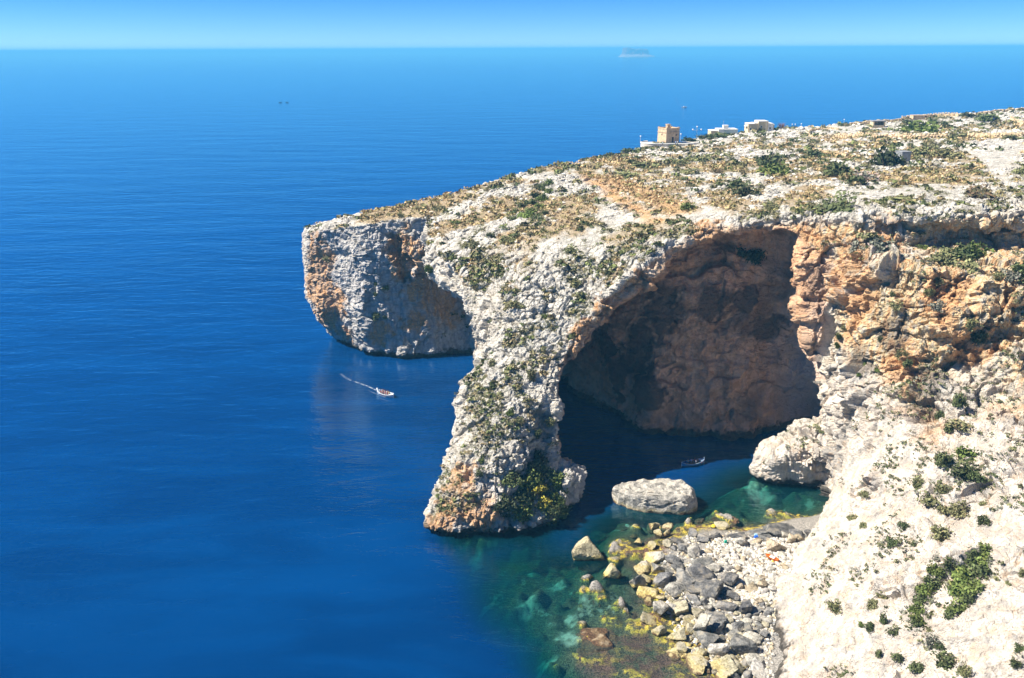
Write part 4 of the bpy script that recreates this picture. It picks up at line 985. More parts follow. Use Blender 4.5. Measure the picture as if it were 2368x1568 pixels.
# (x, y in the enlargement, width, height, colour, yellow growth, label or None)
BOULDERS = [
    (470, 650, 260, 200, 'Y', 1.0, 'large yellow crusted boulder standing alone in the water nearest the pillar'),
    (640, 800, 150, 115, 'Y', 1.0, 'pale boulder ringed yellow and brown, just shoreward of the lone yellow boulder'),
    (815, 885, 100, 110, 'g', 1.0, 'grey boulder with a brown wet foot at the water edge, below the banded boulder'),
    (895, 855, 85, 60, 'y', 0.9, None), (950, 470, 95, 75, 'y', 0.9, 'yellow boulder tucked against the foot of the long pale rock'),
    (1037, 472, 80, 65, 'y', 0.6, None), (985, 530, 75, 60, 'y', 0.8, None), (1045, 532, 60, 50, 'y', 0.8, None),
    (1430, 472, 115, 75, 'y', 0.9, 'yellow wedge shaped boulder alone among red weed behind the beach'),
    (1815, 500, 230, 100, 'd', 0.2, 'long dark rounded boulder along the back water edge by the cliff'),
    (1670, 525, 150, 95, 'g', 0.2, 'grey boulder beside the blue bag at the back of the beach'),
    (1525, 545, 130, 75, 'd', 0.2, None), (1812, 625, 115, 110, 't', 0.0, 'tan pyramid shaped boulder standing on the pale stones'),
    (1985, 545, 130, 70, 'g', 0.1, None), (2050, 530, 90, 60, 'd', 0.1, None), (2075, 575, 80, 60, 't', 0, None), (2030, 605, 70, 50, 'p', 0, None), (1745, 560, 110, 60, 'g', 0, None), (1880, 545, 90, 60, 'p', 0, None), (2110, 520, 80, 50, 'b', 0.1, None),
    (1912, 585, 62, 85, 't', 0.0, 'tan upright block near the scree foot'), (1972, 575, 65, 70, 't', 0.0, None), (1565, 590, 95, 95, 'p', 0.0, 'pale slanting boulder with a flat lit face near the blue bag'),
    (1215, 535, 75, 65, 'g', 0.0, None), (1290, 565, 95, 75, 'g', 0.0, None), (1110, 585, 120, 65, 'd', 0.1, None), (1380, 550, 85, 55, 'd', 0.0, None),
    (1170, 635, 125, 80, 'g', 0.0, None), (1085, 640, 65, 45, 'g', 0.1, None), (1232, 668, 120, 105, 'p', 0.0, 'rugged pale grey boulder with a dark hollow under it, mid beach'),
    (1035, 615, 75, 75, 'y', 0.9, None), (925, 620, 65, 55, 'y', 1.0, None), (835, 588, 62, 32, 'y', 1.0, None), (800, 552, 55, 42, 'b', 1.0, None),
    (950, 695, 165, 95, 'p', 1.0, 'smooth domed boulder, yellow on its seaward half'), (1075, 722, 105, 85, 'g', 0.1, None), (1120, 772, 95, 75, 'g', 0.1, None),
    (1272, 738, 150, 70, 'g', 0.0, None), (1050, 795, 85, 55, 'g', 0.1, None), (872, 785, 140, 90, 'p', 0.8, 'square pale boulder with dark bands down its face at the water edge'),
    (980, 785, 92, 85, 'g', 0.7, None), (1015, 855, 135, 105, 'g', 0.5, None), (1165, 858, 165, 115, 'g', 0.1, 'broad grey boulder with white scratches in the middle of the grey heap'),
    (1315, 825, 185, 65, 'd', 0.0, None), (1362, 775, 95, 75, 'p', 0.0, None), (1300, 880, 120, 65, 'd', 0.0, None),
    (1365, 930, 180, 150, 'd', 0.0, 'largest dark grey boulder, throwing a deep shadow on the beach'), (1490, 868, 110, 115, 'd', 0.0, 'steep dark boulder just above the largest dark one'),
    (1240, 935, 140, 65, 'd', 0.1, None), (1085, 935, 180, 115, 'p', 0.8, 'pale pitted boulder with yellow lower edge beside the largest dark one'),
    (903, 955, 125, 85, 'Y', 1.0, 'yellow box shaped boulder lying at the water edge'), (1000, 980, 65, 45, 'y', 1.0, None),
    (985, 1075, 115, 160, 'p', 0.9, 'tall pale grey boulder with a yellow tip below the yellow box shaped one'), (1065, 1058, 65, 75, 'p', 0.4, None),
    (1140, 1065, 100, 85, 'y', 1.0, None), (900, 1012, 65, 45, 'y', 1.0, None), (1235, 1000, 105, 75, 'g', 0.4, None), (1300, 1025, 65, 55, 'g', 0.4, None),
    (1512, 985, 100, 75, 'd', 0.1, None), (1650, 862, 140, 85, 'p', 0.0, 'pale flat topped boulder at the edge of the white stones'), (1650, 925, 100, 65, 't', 0.0, None), (1708, 895, 75, 75, 't', 0.0, None),
    (1588, 1075, 90, 105, 'd', 0.1, None), (1478, 1068, 125, 48, 'g', 0.3, None), (1390, 1045, 85, 42, 'p', 0.4, None), (1440, 1022, 62, 42, 'y', 0.7, None), (1672, 1092, 75, 50, 'g', 0.1, None),
    (1390, 1135, 155, 95, 'g', 0.1, 'broad bluish grey boulder above two upright ones near the bottom pools'), (1285, 1195, 90, 155, 'p', 0.3, 'long pale boulder lying seaward of the bluish grey one'), (1393, 1215, 72, 95, 'g', 0.2, None),
    (1322, 1295, 165, 115, 'g', 0.2, 'slanting grey slab like boulder with a dark overhang above a pool'), (1542, 1185, 105, 75, 'g', 0.4, None), (1610, 1225, 62, 85, 'g', 0.6, None), (1500, 1255, 75, 52, 'g', 0.6, None),
    (1562, 1340, 145, 150, 'g', 0.1, 'big pointed grey boulder nearest the bottom of the cove'), (1652, 1295, 95, 85, 'p', 0.2, None), (1720, 1255, 55, 62, 'g', 0.4, None), (1425, 1380, 120, 105, 'w', 0.3, 'whitish boulder with two humps beside the big pointed grey one'),
    (1280, 1378, 65, 65, 'y', 0.8, None), (1345, 1378, 65, 52, 'b', 0.3, None), (1668, 1450, 105, 95, 'p', 0.4, None), (1705, 1515, 140, 85, 'p', 0.6, None), (900, 1148, 95, 42, 'y', 0.9, None), (990, 1225, 82, 72, 'y', 1.0, None),
    (1120, 1268, 115, 85, 'y', 1.0, None), (1210, 1220, 85, 75, 'y', 1.0, None), (1150, 1368, 78, 82, 'y', 1.0, None), (1200, 1135, 85, 52, 'y', 1.0, None), (1250, 1090, 95, 62, 'y', 0.6, None),
    (1790, 922, 55, 52, 'p', 0, None), (1330, 1065, 62, 52, 'p', 0.4, None), (1690, 1190, 52, 42, 'g', 0.3, None), (1690, 1225, 52, 35, 'g', 0.3, None), (1480, 1212, 45, 45, 'p', 0.6, None), (1095, 1390, 90, 40, 'y', 1, None), (1240, 1460, 160, 45, 'y', 1, None), (1450, 1500, 150, 60, 'y', 1, None), (1560, 1500, 80, 60, 'y', 1, None),
    (690, 675, 140, 62, 'b', 0.5, 'flat brown weedy slab half under water next to the lone yellow boulder'), (680, 600, 100, 95, 'b', 0.2, None), (860, 655, 110, 90, 'b', 0.3, None), (740, 1025, 95, 85, 'k', 0, None), (690, 1165, 90, 110, 'k', 0, None),
    (590, 1300, 320, 200, 'b', 0.1, 'big brown weed covered mound awash at the bottom of the cove'), (430, 900, 210, 210, 'k', 0, 'dark weedy rock mound under the water below the lone yellow boulder'), (270, 695, 180, 75, 'k', 0, None), (110, 750, 130, 120, 'k', 0, None),
    (1500, 440, 110, 50, 'b', 0, None), (1400, 405, 90, 45, 'b', 0, None), (1270, 430, 70, 45, 'b', 0, None), (1960, 505, 70, 60, 'b', 0.2, None), (2020, 500, 80, 55, 'b', 0.2, None), (560, 560, 130, 80, 'k', 0, None), (600, 520, 90, 50, 'k', 0, None), (760, 480, 140, 60, 'k', 0, None), (800, 1090, 100, 80, 'k', 0, None), (560, 1030, 110, 90, 'k', 0, None)]
random.seed(5)
MPP = 0.0314                                              # metres to a unit of the enlargement
boulder_xy = []


def place_boulder(me, X, Y, w, h, colr, alg, label, group, tilt=0.35):
    u, v = zpx(X, Y + 0.30 * h)
    p = on_bed(u, v)
    if p.z < 0 and colr not in 'kb':
        q = at_z(u, v, 0); p = Vector((q.x, q.y, float(bed_height([[q.x, q.y]])[0])))
    sx = w * MPP * 0.56
    sy = sx * random.uniform(0.7, 0.95)
    hh = max((h * MPP - 0.8 * sy) / 0.88, 0.55 * sx)
    top = max(p.z, 0.0) + hh * 0.85
    if colr == 'k': top = min(p.z + 0.8 * sx, -0.5)
    if colr == 'b': top = min(p.z + 0.5 * sx + 0.3, 0.12 + 0.03 * sx)
    sz = max((top - p.z) / 1.45, 0.45 * sx)
    o = link('boulder', me, None, None, (p.x, p.y + 0.3 * sy, top - 0.85 * sz), (random.uniform(-tilt, tilt), random.uniform(-tilt, tilt), random.uniform(0, 6.28)), (sx, sy, sz))
    f = random.uniform(0.85, 1.15); c = COLS[colr]
    o.color = (c[0] * f, c[1] * f, c[2] * f * random.uniform(0.95, 1.03), alg * (0.55 if colr == 'y' else 0.9))
    tag(o, label, 'boulder', group)
    boulder_xy.append((p.x, p.y, sx))
    return o


GROUP_LABEL = {'g': 'mid grey limestone boulder in the heap on the cove beach', 'd': 'dark grey boulder packed in the middle of the cove beach', 'p': 'pale grey boulder among darker ones on the cove beach',
               'w': 'whitish boulder on the cove beach', 't': 'tan boulder at the scree side of the cove beach', 'y': 'yellow algae crusted boulder along the water edge of the cove', 'b': 'brown weed covered rock awash at the edge of the cove', 'k': 'dark weedy rock lying under the shallow water of the cove'}
LAND = {470: 'the lone yellow crusted boulder', 872: 'the square banded boulder', 1430: 'the yellow wedge in the red weed', 1815: 'the long dark boulder at the back', 1812: 'the tan pyramid boulder', 1565: 'the pale slanting boulder', 1232: 'the rugged hollowed boulder',
        1365: 'the largest dark boulder', 1165: 'the white scratched boulder', 903: 'the yellow box shaped boulder', 985: 'the tall yellow tipped boulder', 1650: 'the pale flat topped boulder', 1390: 'the broad bluish boulder', 1322: 'the slanting overhung slab', 1562: 'the big pointed boulder', 590: 'the big weedy mound', 1670: 'the boulder by the blue bag', 1425: 'the two humped whitish boulder'}
LM = [(X, Y, LAND[X]) for X, Y, w, h, cl, al, lab in BOULDERS if lab and X in LAND]
used = {}


def place_label(X, Y, w, cl):
    """What a boulder looks like and which striking boulder it lies beside."""
    size = 'small' if w < 70 else 'middling' if w < 105 else 'large'
    word = {'g': 'grey', 'd': 'dark grey', 'p': 'pale', 'w': 'whitish', 't': 'tan', 'y': 'yellow crusted', 'b': 'brown weedy', 'k': 'sunken dark weedy'}[cl]
    for X2, Y2, al_ in sorted(LM, key=lambda q: (q[0] - X) ** 2 + 1.6 * (q[1] - Y) ** 2):
        dx, dy = X - X2, (Y - Y2) * 1.3
        d_ = ('right of' if dx > 0 else 'left of') if abs(dx) > 1.8 * abs(dy) else ('below' if dy > 0 else 'above') if abs(dy) > 1.8 * abs(dx) else (('lower ' if dy > 0 else 'upper ') + ('right of' if dx > 0 else 'left of'))
        lab = '%s %s boulder %s %s' % (size, word, d_, al_)
        if lab not in used:
            used[lab] = 1
            return lab
    return GROUP_LABEL[cl]


for i, (X, Y, w, h, cl, al, lab) in enumerate(BOULDERS):
    place_boulder((WEEDY[i % 4] if cl in 'bk' else ROCKS[i % len(ROCKS)]), X, Y, w, h, cl, al, lab or place_label(X, Y, w, cl), 'boulders of the cove')
# smaller stones one can still tell apart
BEACH = np.array([(1290, 690), (1400, 600), (1600, 570), (1760, 560), (2060, 600), (1990, 760), (1930, 900), (1890, 1010), (1600, 1010), (1540, 900), (1450, 790), (1330, 720)], float)
LOWER = np.array([(1000, 900), (1300, 980), (1600, 1000), (1780, 1020), (1760, 1200), (1700, 1400), (1760, 1550), (1450, 1560), (1150, 1450), (1100, 1100)], float)
placed = 0; tries = 0
spots = [(X, Y, w) for X, Y, w, *_ in BOULDERS]
while placed < 190 and tries < 9000:
    tries += 1
    poly, cls = (BEACH, 'pwwt') if placed < 105 else (LOWER, 'pygg')
    X = random.uniform(poly[:, 0].min(), poly[:, 0].max()); Y = random.uniform(poly[:, 1].min(), poly[:, 1].max())
    if poly_sdf(np.array([[X, Y]]), poly)[0] > 0: continue
    w = random.choice((28, 34, 40, 48, 58))
    if any((X - a) ** 2 + (Y - b) ** 2 * 2 < (0.42 * (w + c)) ** 2 for a, b, c in spots): continue
    spots.append((X, Y, w)); placed += 1
    cl = random.choice(cls)
    beach = poly is BEACH
    place_boulder(PEBBLE[placed % 6], X, Y, w, w * random.uniform(0.6, 0.9), cl, 0.0 if beach else random.choice((0, 0.4, 1)),
                  {'p': 'small pale grey stone', 'w': 'small white stone', 't': 'small tan stone', 'y': 'small yellow stained stone', 'g': 'small grey stone'}[cl] + (' on the white upper beach' if beach else ' among the pools of the lower beach'),
                  ('small %s stones on the %s beach' % (NAMES[cl], 'upper' if beach else 'lower')))
# the countless small ones
sv, sf, sc_ = [], [], []
pv = [get_np(m) for m in (rock_mesh('s', 500, 1, 7, 0.04), rock_mesh('s', 501, 1, 7, 0.04), rock_mesh('s', 502, 1, 7, 0.04))]
_t = rock_mesh('s', 500, 1, 7, 0.04); pf = np.array([list(p.vertices) for p in _t.polygons])
base = 0; n = 0
BB = np.array([(1120, 560), (1500, 520), (2090, 540), (2090, 640), (2000, 800), (1930, 1000), (1880, 1150), (1800, 1300), (1790, 1560), (1450, 1560), (1200, 1450), (1080, 1200), (980, 900), (1000, 700)], float)
while n < 3600:
    X = random.uniform(980, 2100); Y = random.uniform(520, 1560)
    if poly_sdf(np.array([[X, Y]]), BB)[0] > 0: continue
    up = poly_sdf(np.array([[X, Y]]), BEACH)[0] < 25
    if not up and random.random() < 0.55: continue
    p = on_bed(*zpx(X, Y))
    if p.z < -0.45: continue
    s = random.uniform(0.16, 0.52) * (1 if up else 0.9)
    V = pv[n % 3] * np.array([s * random.uniform(0.8, 1.3), s, s * random.uniform(0.5, 0.8)])
    a = random.uniform(0, 6.28); ca, sa_ = math.cos(a), math.sin(a)
    V = np.stack((V[:, 0] * ca - V[:, 1] * sa_, V[:, 0] * sa_ + V[:, 1] * ca, V[:, 2]), 1) + np.array([p.x, p.y, p.z + 0.1 * s])
    sv.append(V); sf.append(pf + base); base += len(V); n += 1
    cl = random.choice('wwwpptw') if up else random.choice('pygwpt')
    sc_.append(np.repeat(np.array([[*COLS[cl], 0.7 if cl == 'y' else 0.0]]) * random.uniform(0.8, 1.2), len(V), 0))
st_me = mesh_np('beach_stones', np.concatenate(sv), np.concatenate(sf), smooth=False)
set_attr(st_me, 'tone', np.concatenate(sc_))
m, nt = new_mat('beach_stones'); nb = NB(nt)
at = nb.n('ShaderNodeAttribute', attribute_name='tone')
nz3 = nb.noise(nb.pos(), 5.0, 4, 0.6)
vm = nb.n('ShaderNodeVectorMath', operation='SCALE'); nb.lk(at.outputs['Color'], vm.inputs[0]); nb.lk(nb.ramp(nz3, 0.3, 0.7, 0.75, 1.2), vm.inputs['Scale'])
nb.principled(vm.outputs[0], 0.9, nz3, 0.1, 0.8, 0.2)
tag(link('beach_stones', st_me, m), 'small white and tan stones covering the cove beach', None, None, 'stuff')

# the long pale rock that stands in the cave mouth
big = rock_mesh('sea_rock', 901, 5, 10, 0.035)
V = get_np(big)
_s = get_np(rock_mesh('sea_rock', 903, 5, 6, 0.02)); _d = _s / np.linalg.norm(_s, axis=1)[:, None]
_sq = np.sign(_d) * np.abs(_d) ** 0.62
V = 0.35 * V + 0.65 * _sq
V[:, 2] = np.where(V[:, 2] > 0, np.minimum(V[:, 2], 0.60 + 0.05 * V[:, 0]), V[:, 2])
V[:, 1] *= 1 - 0.35 * sstep(0.2, 1.0, -V[:, 0])
V = V * np.array([9.6, 4.4, 4.9])
V += np.stack((0 * V[:, 0], 0 * V[:, 0], 0.5 * fbm(V / 1.6, 4, 44)), 1)
V += (V / np.linalg.norm(V, axis=1)[:, None]) * (0.45 * ridged(V / 1.7, 4, 46) - 0.5 * sstep(0.05, 0.0, np.abs(vnoise(V / 2.4, 45))))[:, None]
big.vertices.foreach_set('co', V.astype(np.float32).ravel()); big.update()
c = at_z(1521, 1170, 0)
big.materials.append(M_BOULDER)
o = link('sea_rock', big, None, None, (c.x, c.y + 1.0, 0.6), (0, 0, RAD(-8)))
o.color = (0.46, 0.43, 0.37, 0.45)
tag(o, 'long pale flat topped rock rising from the dark water in the cave mouth', 'rock')

# ---------------------------------------------------------------- the island on the horizon
ic = at_z(1474, 131.5, 0)
IY = ic.y
k = IY / FPX * 1.03
nu, nvv = 90, 26
iv = []
prof = [(-0.5, 0, 1.0, 1.0), (0, 0, 1.0, 1.0), (0.06, 5, .95, .93), (0.16, 10, .86, .80), (0.26, 14, .80, .66), (0.30, 17, .77, .60), (0.6, 38, .745, .55), (0.9, 56, .725, .52), (1.0, 60, .70, .48), (1.0, 60.5, .35, .24), (1.0, 61, .0, .0)]
L_, D_ = 39 * k, 20 * k
for (t, hgt, sx_, sy_) in prof:
    for a in range(nu):
        th = 2 * math.pi * a / nu
        cx, cy = math.cos(th), math.sin(th)
        X = abs(cx) ** 0.55 * math.copysign(1, cx) * L_ * sx_; Y = abs(cy) ** 0.7 * math.copysign(1, cy) * D_ * sy_
        if t > 0.1: X = X - 0.04 * L_ * (1 - 0) if X < 0 else X * (0.98 - 0.10 * t) - 0.05 * L_
        H_ = hgt
        if t > 0.5: H_ = hgt * (0.80 + 0.20 * max(0, -X / (L_ * 0.78)) + 0.05 * math.sin(X * 0.05))
        iv.append((X, Y, H_))
iv = np.array(iv); iv[:, 2] *= 20.0 * k / 61.0
lev = np.repeat(np.array([p[0] for p in prof]), nu)
iv[:, 0] += 5 * fbm(iv / 14, 4, 91) * (lev > 0); iv[:, 1] += 7 * fbm(iv / 12, 4, 92) * (lev > 0); iv[:, 2] += (3 * fbm(iv / 9, 3, 93)) * (lev > 0.03) * (lev < 0.95)
fq = []
for r in range(len(prof) - 1):
    for a in range(nu):
        b = (a + 1) % nu
        fq.append((r * nu + a, r * nu + b, (r + 1) * nu + b, (r + 1) * nu + a))
m, nt = new_mat('island_rock'); nb = NB(nt); P = nb.pos()
z = nb.n('ShaderNodeSeparateXYZ'); nb.lk(P, z.inputs[0])
n1 = nb.noise(P, 0.05, 5, 0.6); n2 = nb.noise(P, 0.2, 4, 0.6)
c = nb.mix(nb.ramp(n1, 0.35, 0.65), (0.24, 0.15, 0.11), (0.38, 0.26, 0.19))
c = nb.mix(nb.ramp(z.outputs[2], 30, 19), c, nb.mix(nb.ramp(n2, 0.4, 0.6), (0.30, 0.22, 0.17), (0.62, 0.50, 0.41)))
nb.principled(c, 0.95, n2, 3.0, 0.8, 0.1)
isl = link('island', mesh_np('island', iv, np.array(fq), smooth=False), m, None, (ic.x, ic.y + D_ * 0.6, 0))
tag(isl, 'small flat topped rocky island far out on the hazy horizon', 'island')

# ---------------------------------------------------------------- buildings of the coast
M_STONE = simple_mat('tower_stone', (0.52, 0.38, 0.24), 0.9, 0.22, 0.9, 0.15, bump=0.1)
M_CREAM = simple_mat('cream_plaster', (0.62, 0.50, 0.30), 0.85, 0.10, 0.6, 0.2)
M_WHITE = simple_mat('white_plaster', (0.70, 0.68, 0.62), 0.85, 0.08, 0.6, 0.2)
M_GREENW = simple_mat('greenish_plaster', (0.50, 0.58, 0.54), 0.85, 0.08, 0.6, 0.2)
M_DARK = simple_mat('dark_opening', (0.03, 0.028, 0.026), 0.8)
M_WOOD = simple_mat('weathered_wood', (0.16, 0.09, 0.05), 0.8)
M_METAL = simple_mat('grey_metal', (0.55, 0.56, 0.57), 0.45, 0.05, 3, 0.5)
M_GLASS = simple_mat('window_glass', (0.05, 0.07, 0.09), 0.15, 0.05, 3, 0.6)
M_LAMP = simple_mat('lamp_white', (0.82, 0.82, 0.80), 0.4)
M_CONC = simple_mat('concrete', (0.24, 0.245, 0.25), 0.9, 0.25, 0.8, bump=0.1)


class MB:
    """Collects boxes, rods and rings, then becomes one mesh."""
    def __init__(self):
        self.bm = bmesh.new()

    def box(self, x0, y0, z0, x1, y1, z1, taper=0.0):
        c = []
        for z, t in ((z0, 0), (z1, taper)):
            c += [self.bm.verts.new(p) for p in ((x0 + t, y0 + t, z), (x1 - t, y0 + t, z), (x1 - t, y1 - t, z), (x0 + t, y1 - t, z))]
        for f in ((0, 3, 2, 1), (4, 5, 6, 7), (0, 1, 5, 4), (1, 2, 6, 5), (2, 3, 7, 6), (3, 0, 4, 7)):
            self.bm.faces.new([c[i] for i in f])
        return self

    def rod(self, p, q, r, r2=None, n=7):
        p, q = Vector(p), Vector(q); d = (q - p).normalized()
        a = d.orthogonal().normalized(); b = d.cross(a); r2 = r if r2 is None else r2
        A = [self.bm.verts.new(p + (a * math.cos(2 * math.pi * i / n) + b * math.sin(2 * math.pi * i / n)) * r) for i in range(n)]
        B = [self.bm.verts.new(q + (a * math.cos(2 * math.pi * i / n) + b * math.sin(2 * math.pi * i / n)) * r2) for i in range(n)]
        for i in range(n):
            self.bm.faces.new((A[i], A[(i + 1) % n], B[(i + 1) % n], B[i]))
        self.bm.faces.new(A[::-1]); self.bm.faces.new(B)
        return self

    def ball(self, c, r, sub=1, sz=1.0):
        res = bmesh.ops.create_icosphere(self.bm, subdivisions=sub, radius=r)
        for v in res['verts']:
            v.co = Vector((v.co.x, v.co.y, v.co.z * sz)) + Vector(c)
        return self

    def build(self, name, mat, parent=None, bevel=0.0, loc=None):
        if bevel:
            bmesh.ops.bevel(self.bm, geom=self.bm.edges[:], offset=bevel, segments=1, affect='EDGES', clamp_overlap=True)
        bmesh.ops.recalc_face_normals(self.bm, faces=self.bm.faces[:])
        me = bpy.data.meshes.new(name); self.bm.to_mesh(me); self.bm.free()
        return link(name, me, mat, parent, loc)


def ground(x, y, z_top=140):
    h = HEAD_BVH.ray_cast(Vector((x, y, z_top)), Vector((0, 0, -1)))[0]
    return h.z if h is not None else float(TOP(np.array([[x, y]]))[0])


# the square watch tower on its round ended terrace
tb = at_z(1545, 328.5, 49.75)
TY = tb.y
t = empty('watch_tower', tb, 'square sandstone watch tower with a turret on its flat roof, at the cliff edge', 'tower', rz=RAD(24))
W2 = 3.55; TH = 5.9
MB().box(-W2, -W2, -2.5, W2, W2, TH, 0.12).build('wall', M_STONE, t)
MB().box(-W2 - .12, -W2 - .12, TH - 1.45, W2 + .12, W2 + .12, TH - 1.2).build('string_course', M_STONE, t)
pr = MB()
for (x0, y0, x1, y1) in ((-W2, -W2, W2, -W2 + .45), (-W2, W2 - .45, W2, W2), (-W2, -W2 + .45, -W2 + .45, W2 - .45), (W2 - .45, -W2 + .45, W2, W2 - .45)):
    pr.box(x0, y0, TH + .003, x1, y1, TH + .55)
pr.build('parapet', M_STONE, t)
for (x, y) in ((-W2 + .5, -W2 + .35), (W2 - .5, -W2 + .35), (W2 - .35, W2 - .6), (-W2 + .35, W2 - .6)):
    MB().box(x - .42, y - .3, TH + .553, x + .42, y + .3, TH + .9).build('merlon', M_STONE, t)
MB().box(-.6, .2, TH + .003, .9, 1.7, TH + 1.7).box(-.8, 0, TH + 1.703, 1.1, 1.9, TH + 1.95).build('turret', M_STONE, t)
MB().box(-.45, -W2 - .02, 0.2, .45, -W2 + .3, 2.5).build('door', M_DARK, t)
MB().box(-W2 - .02, -.3, 3.1, -W2 + .3, .3, 3.9).build('window', M_DARK, t)
MB().box(1.5, -W2 - .015, 3.0, 1.95, -W2 + .3, 3.7).build('window', M_DARK, t)

tr_me = bmesh.new(); n = 40; rows = []
for z, r in ((-8, 1.08), (0, 1.0), (0.02, 0.96)):
    row = []
    for i in range(n):
        th = math.pi * 2 * i / n
        cx = math.cos(th)
        row.append(tr_me.verts.new(((cx * 6.0 * r - (6.5 if cx < 0 else -7.5)), math.sin(th) * 6.0 * r, z)))
    rows.append(row)
for a, b in zip(rows[:-1], rows[1:]):
    for i in range(n): tr_me.faces.new((a[i], a[(i + 1) % n], b[(i + 1) % n], b[i]))
tr_me.faces.new(rows[-1])
te_me = bpy.data.meshes.new('wall'); tr_me.to_mesh(te_me); tr_me.free()
te = empty('terrace', tb + Vector((0.0, -1.2, -0.35)), 'round ended pale stone terrace that carries the watch tower', 'terrace')
link('wall', te_me, simple_mat('terrace_stone', (0.56, 0.50, 0.42), 0.9, 0.15, 0.5), te)
cop = MB()
pts = [((math.cos(a) * 5.9 - (6.5 if math.cos(a) < 0 else -7.5)), math.sin(a) * 5.9, 0) for a in np.linspace(math.pi * 0.62, math.pi * 1.98, 30)]
for a, b in zip(pts[:-1], pts[1:]): cop.rod((a[0], a[1], .35), (b[0], b[1], .35), .3, n=5)
cop.build('coping', M_WHITE, te)


def house(name, label, loc, blocks, rz=0.0):
    h = empty(name, loc, label, 'house', rz=rz)
    for (x0, x1, y0, y1, z0, z1, mat, wins) in blocks:
        MB().box(x0, y0, z0, x1, y1, z1).build('wall', mat, h)
        rf = MB().box(x0 - .12, y0 - .12, z1 + .003, x1 + .12, y1 + .12, z1 + .28).build('roof', M_WHITE, h)
        for (wx, wz, ww, wh, kind) in wins:
            w = MB().box(wx, y0 - .05, wz, wx + ww, y0 + .2, wz + wh).build(kind, M_WOOD if kind == 'door' else M_WHITE, h)
            if kind == 'window':
                MB().box(wx + .12, y0 - .06, wz + .12, wx + ww - .12, y0 + .1, wz + wh - .12).build('pane', M_GLASS, w)
    return h


h1p = at_z(1672, 317.5, 48.7)
h1 = house('flat_roofed_house', 'low white flat roofed house with a rooftop box and mast behind the hedge', h1p, [
    (-6.7, -3.2, -3, 4, -4, 3.2, M_CREAM, [(-6.0, .3, .9, 1.6, 'window')]),
    (-3.195, -0.6, -3.6, 4, -4, 3.9, M_WHITE, [(-2.4, .1, .9, 2.1, 'door')]),
    (-0.595, 6.2, -3, 5, -4, 3.8, M_GREENW, [(1.5, 1.3, 1.2, 1.2, 'window'), (4.0, 1.3, 1.2, 1.2, 'window')]),
    (-0.3, 2.0, -1, 1.5, 4.09, 5.5, M_WHITE, [])])
MB().rod((-0.55, -1.2, 3.9), (-0.55, -1.2, 8.2), .06, .04).rod((-0.95, -1.2, 7.6), (-.15, -1.2, 7.6), .03).build('mast', M_METAL, h1)
h2p = at_z(1755, 306.0, 50.2)
h2 = house('stepped_house', 'cream two level house with a stepped flat roof on the hill crest', h2p, [
    (-6.3, -3.4, -3, 4, -4, 4.2, M_CREAM, [(-5.6, 1.2, 1.0, 1.4, 'window')]),
    (-3.395, -1.5, -3, 4, -4, 4.4, M_CREAM, []),
    (-1.495, 3.3, -3.3, 4.2, -4, 5.4, M_CREAM, [(-0.6, 2.2, 1.1, 1.3, 'window')]),
    (3.305, 6.0, -2.8, 4, -4, 4.2, M_WHITE, [(4.0, 1.5, 1.1, 1.3, 'window')]),
    (6.005, 6.9, -1.5, 2, 1.6, 3.6, M_CREAM, [])])
MB().box(-7.4, -2.0, 3.0, -6.305, 1.5, 3.2).build('balcony', M_WHITE, h2)
MB().rod((2.3, -3.45, 0), (2.3, -3.45, 5.4), .06).build('pipe', M_METAL, h2)

# street lamps along the coast road
def lamp(u, v, z, h, arms, label, name='street_lamp', group='street lamps of the coast road'):
    p = at_z(u, v, z)
    l = empty(name, p, label, 'street lamp', group)
    MB().rod((0, 0, -1.5), (0, 0, h), .10, .07).build('pole', M_METAL, l)
    if arms == 3:
        for d in (-1, 1):
            MB().rod((0, 0, h * .62), (d * 1.9, 0, h * .72), .06).build('arm', M_METAL, l)
            MB().ball((d * 2.0, 0, h * .74), .36, 2).build('globe', M_LAMP, l)
        MB().ball((0, 0, h + .2), .38, 2).build('globe', M_LAMP, l)
    else:
        MB().ball((0, 0, h + .15), .34, 2).build('globe', M_LAMP, l)
    return l


lamp(1611, 315, 49.9, 4.2, 3, 'three armed white globe lamp between the tower and the white house')
lamp(1481, 324, 50.2, 1.6, 1, 'single globe lamp at the seaward end of the tower terrace')
lamp(1574, 322, 50.0, 2.2, 1, 'single globe lamp close beside the tower')
for u, v, lb in ((1831, 300, 'first'), (1838, 300, 'second'), (1852, 299, 'third'), (1951, 288, 'last')):
    lamp(u, v + 2, 49.0, 3.0, 1, '%s of the four small globe lamps showing above the crest right of the bare tree' % lb)

# dry stone walls
M_WALL = simple_mat('field_stone', (0.58, 0.45, 0.28), 0.95, 0.3, 1.2, 0.1)
_ps = [get_np(rock_mesh('w', 700 + i, 1, 6, 0.05)) for i in range(4)]
ZW = lambda X, Y: ((1900 + X / 4.251) * 0.96377, (240 + Y / 4.251) * 0.96377)


def hit_top(u, v):
    h = HEAD_BVH.ray_cast(CAM, px_ray(u, v), 2000)[0]
    if h is None:
        for dv in range(1, 40):
            h = HEAD_BVH.ray_cast(CAM, px_ray(u, v + dv), 2000)[0]
            if h is not None: break
    return h


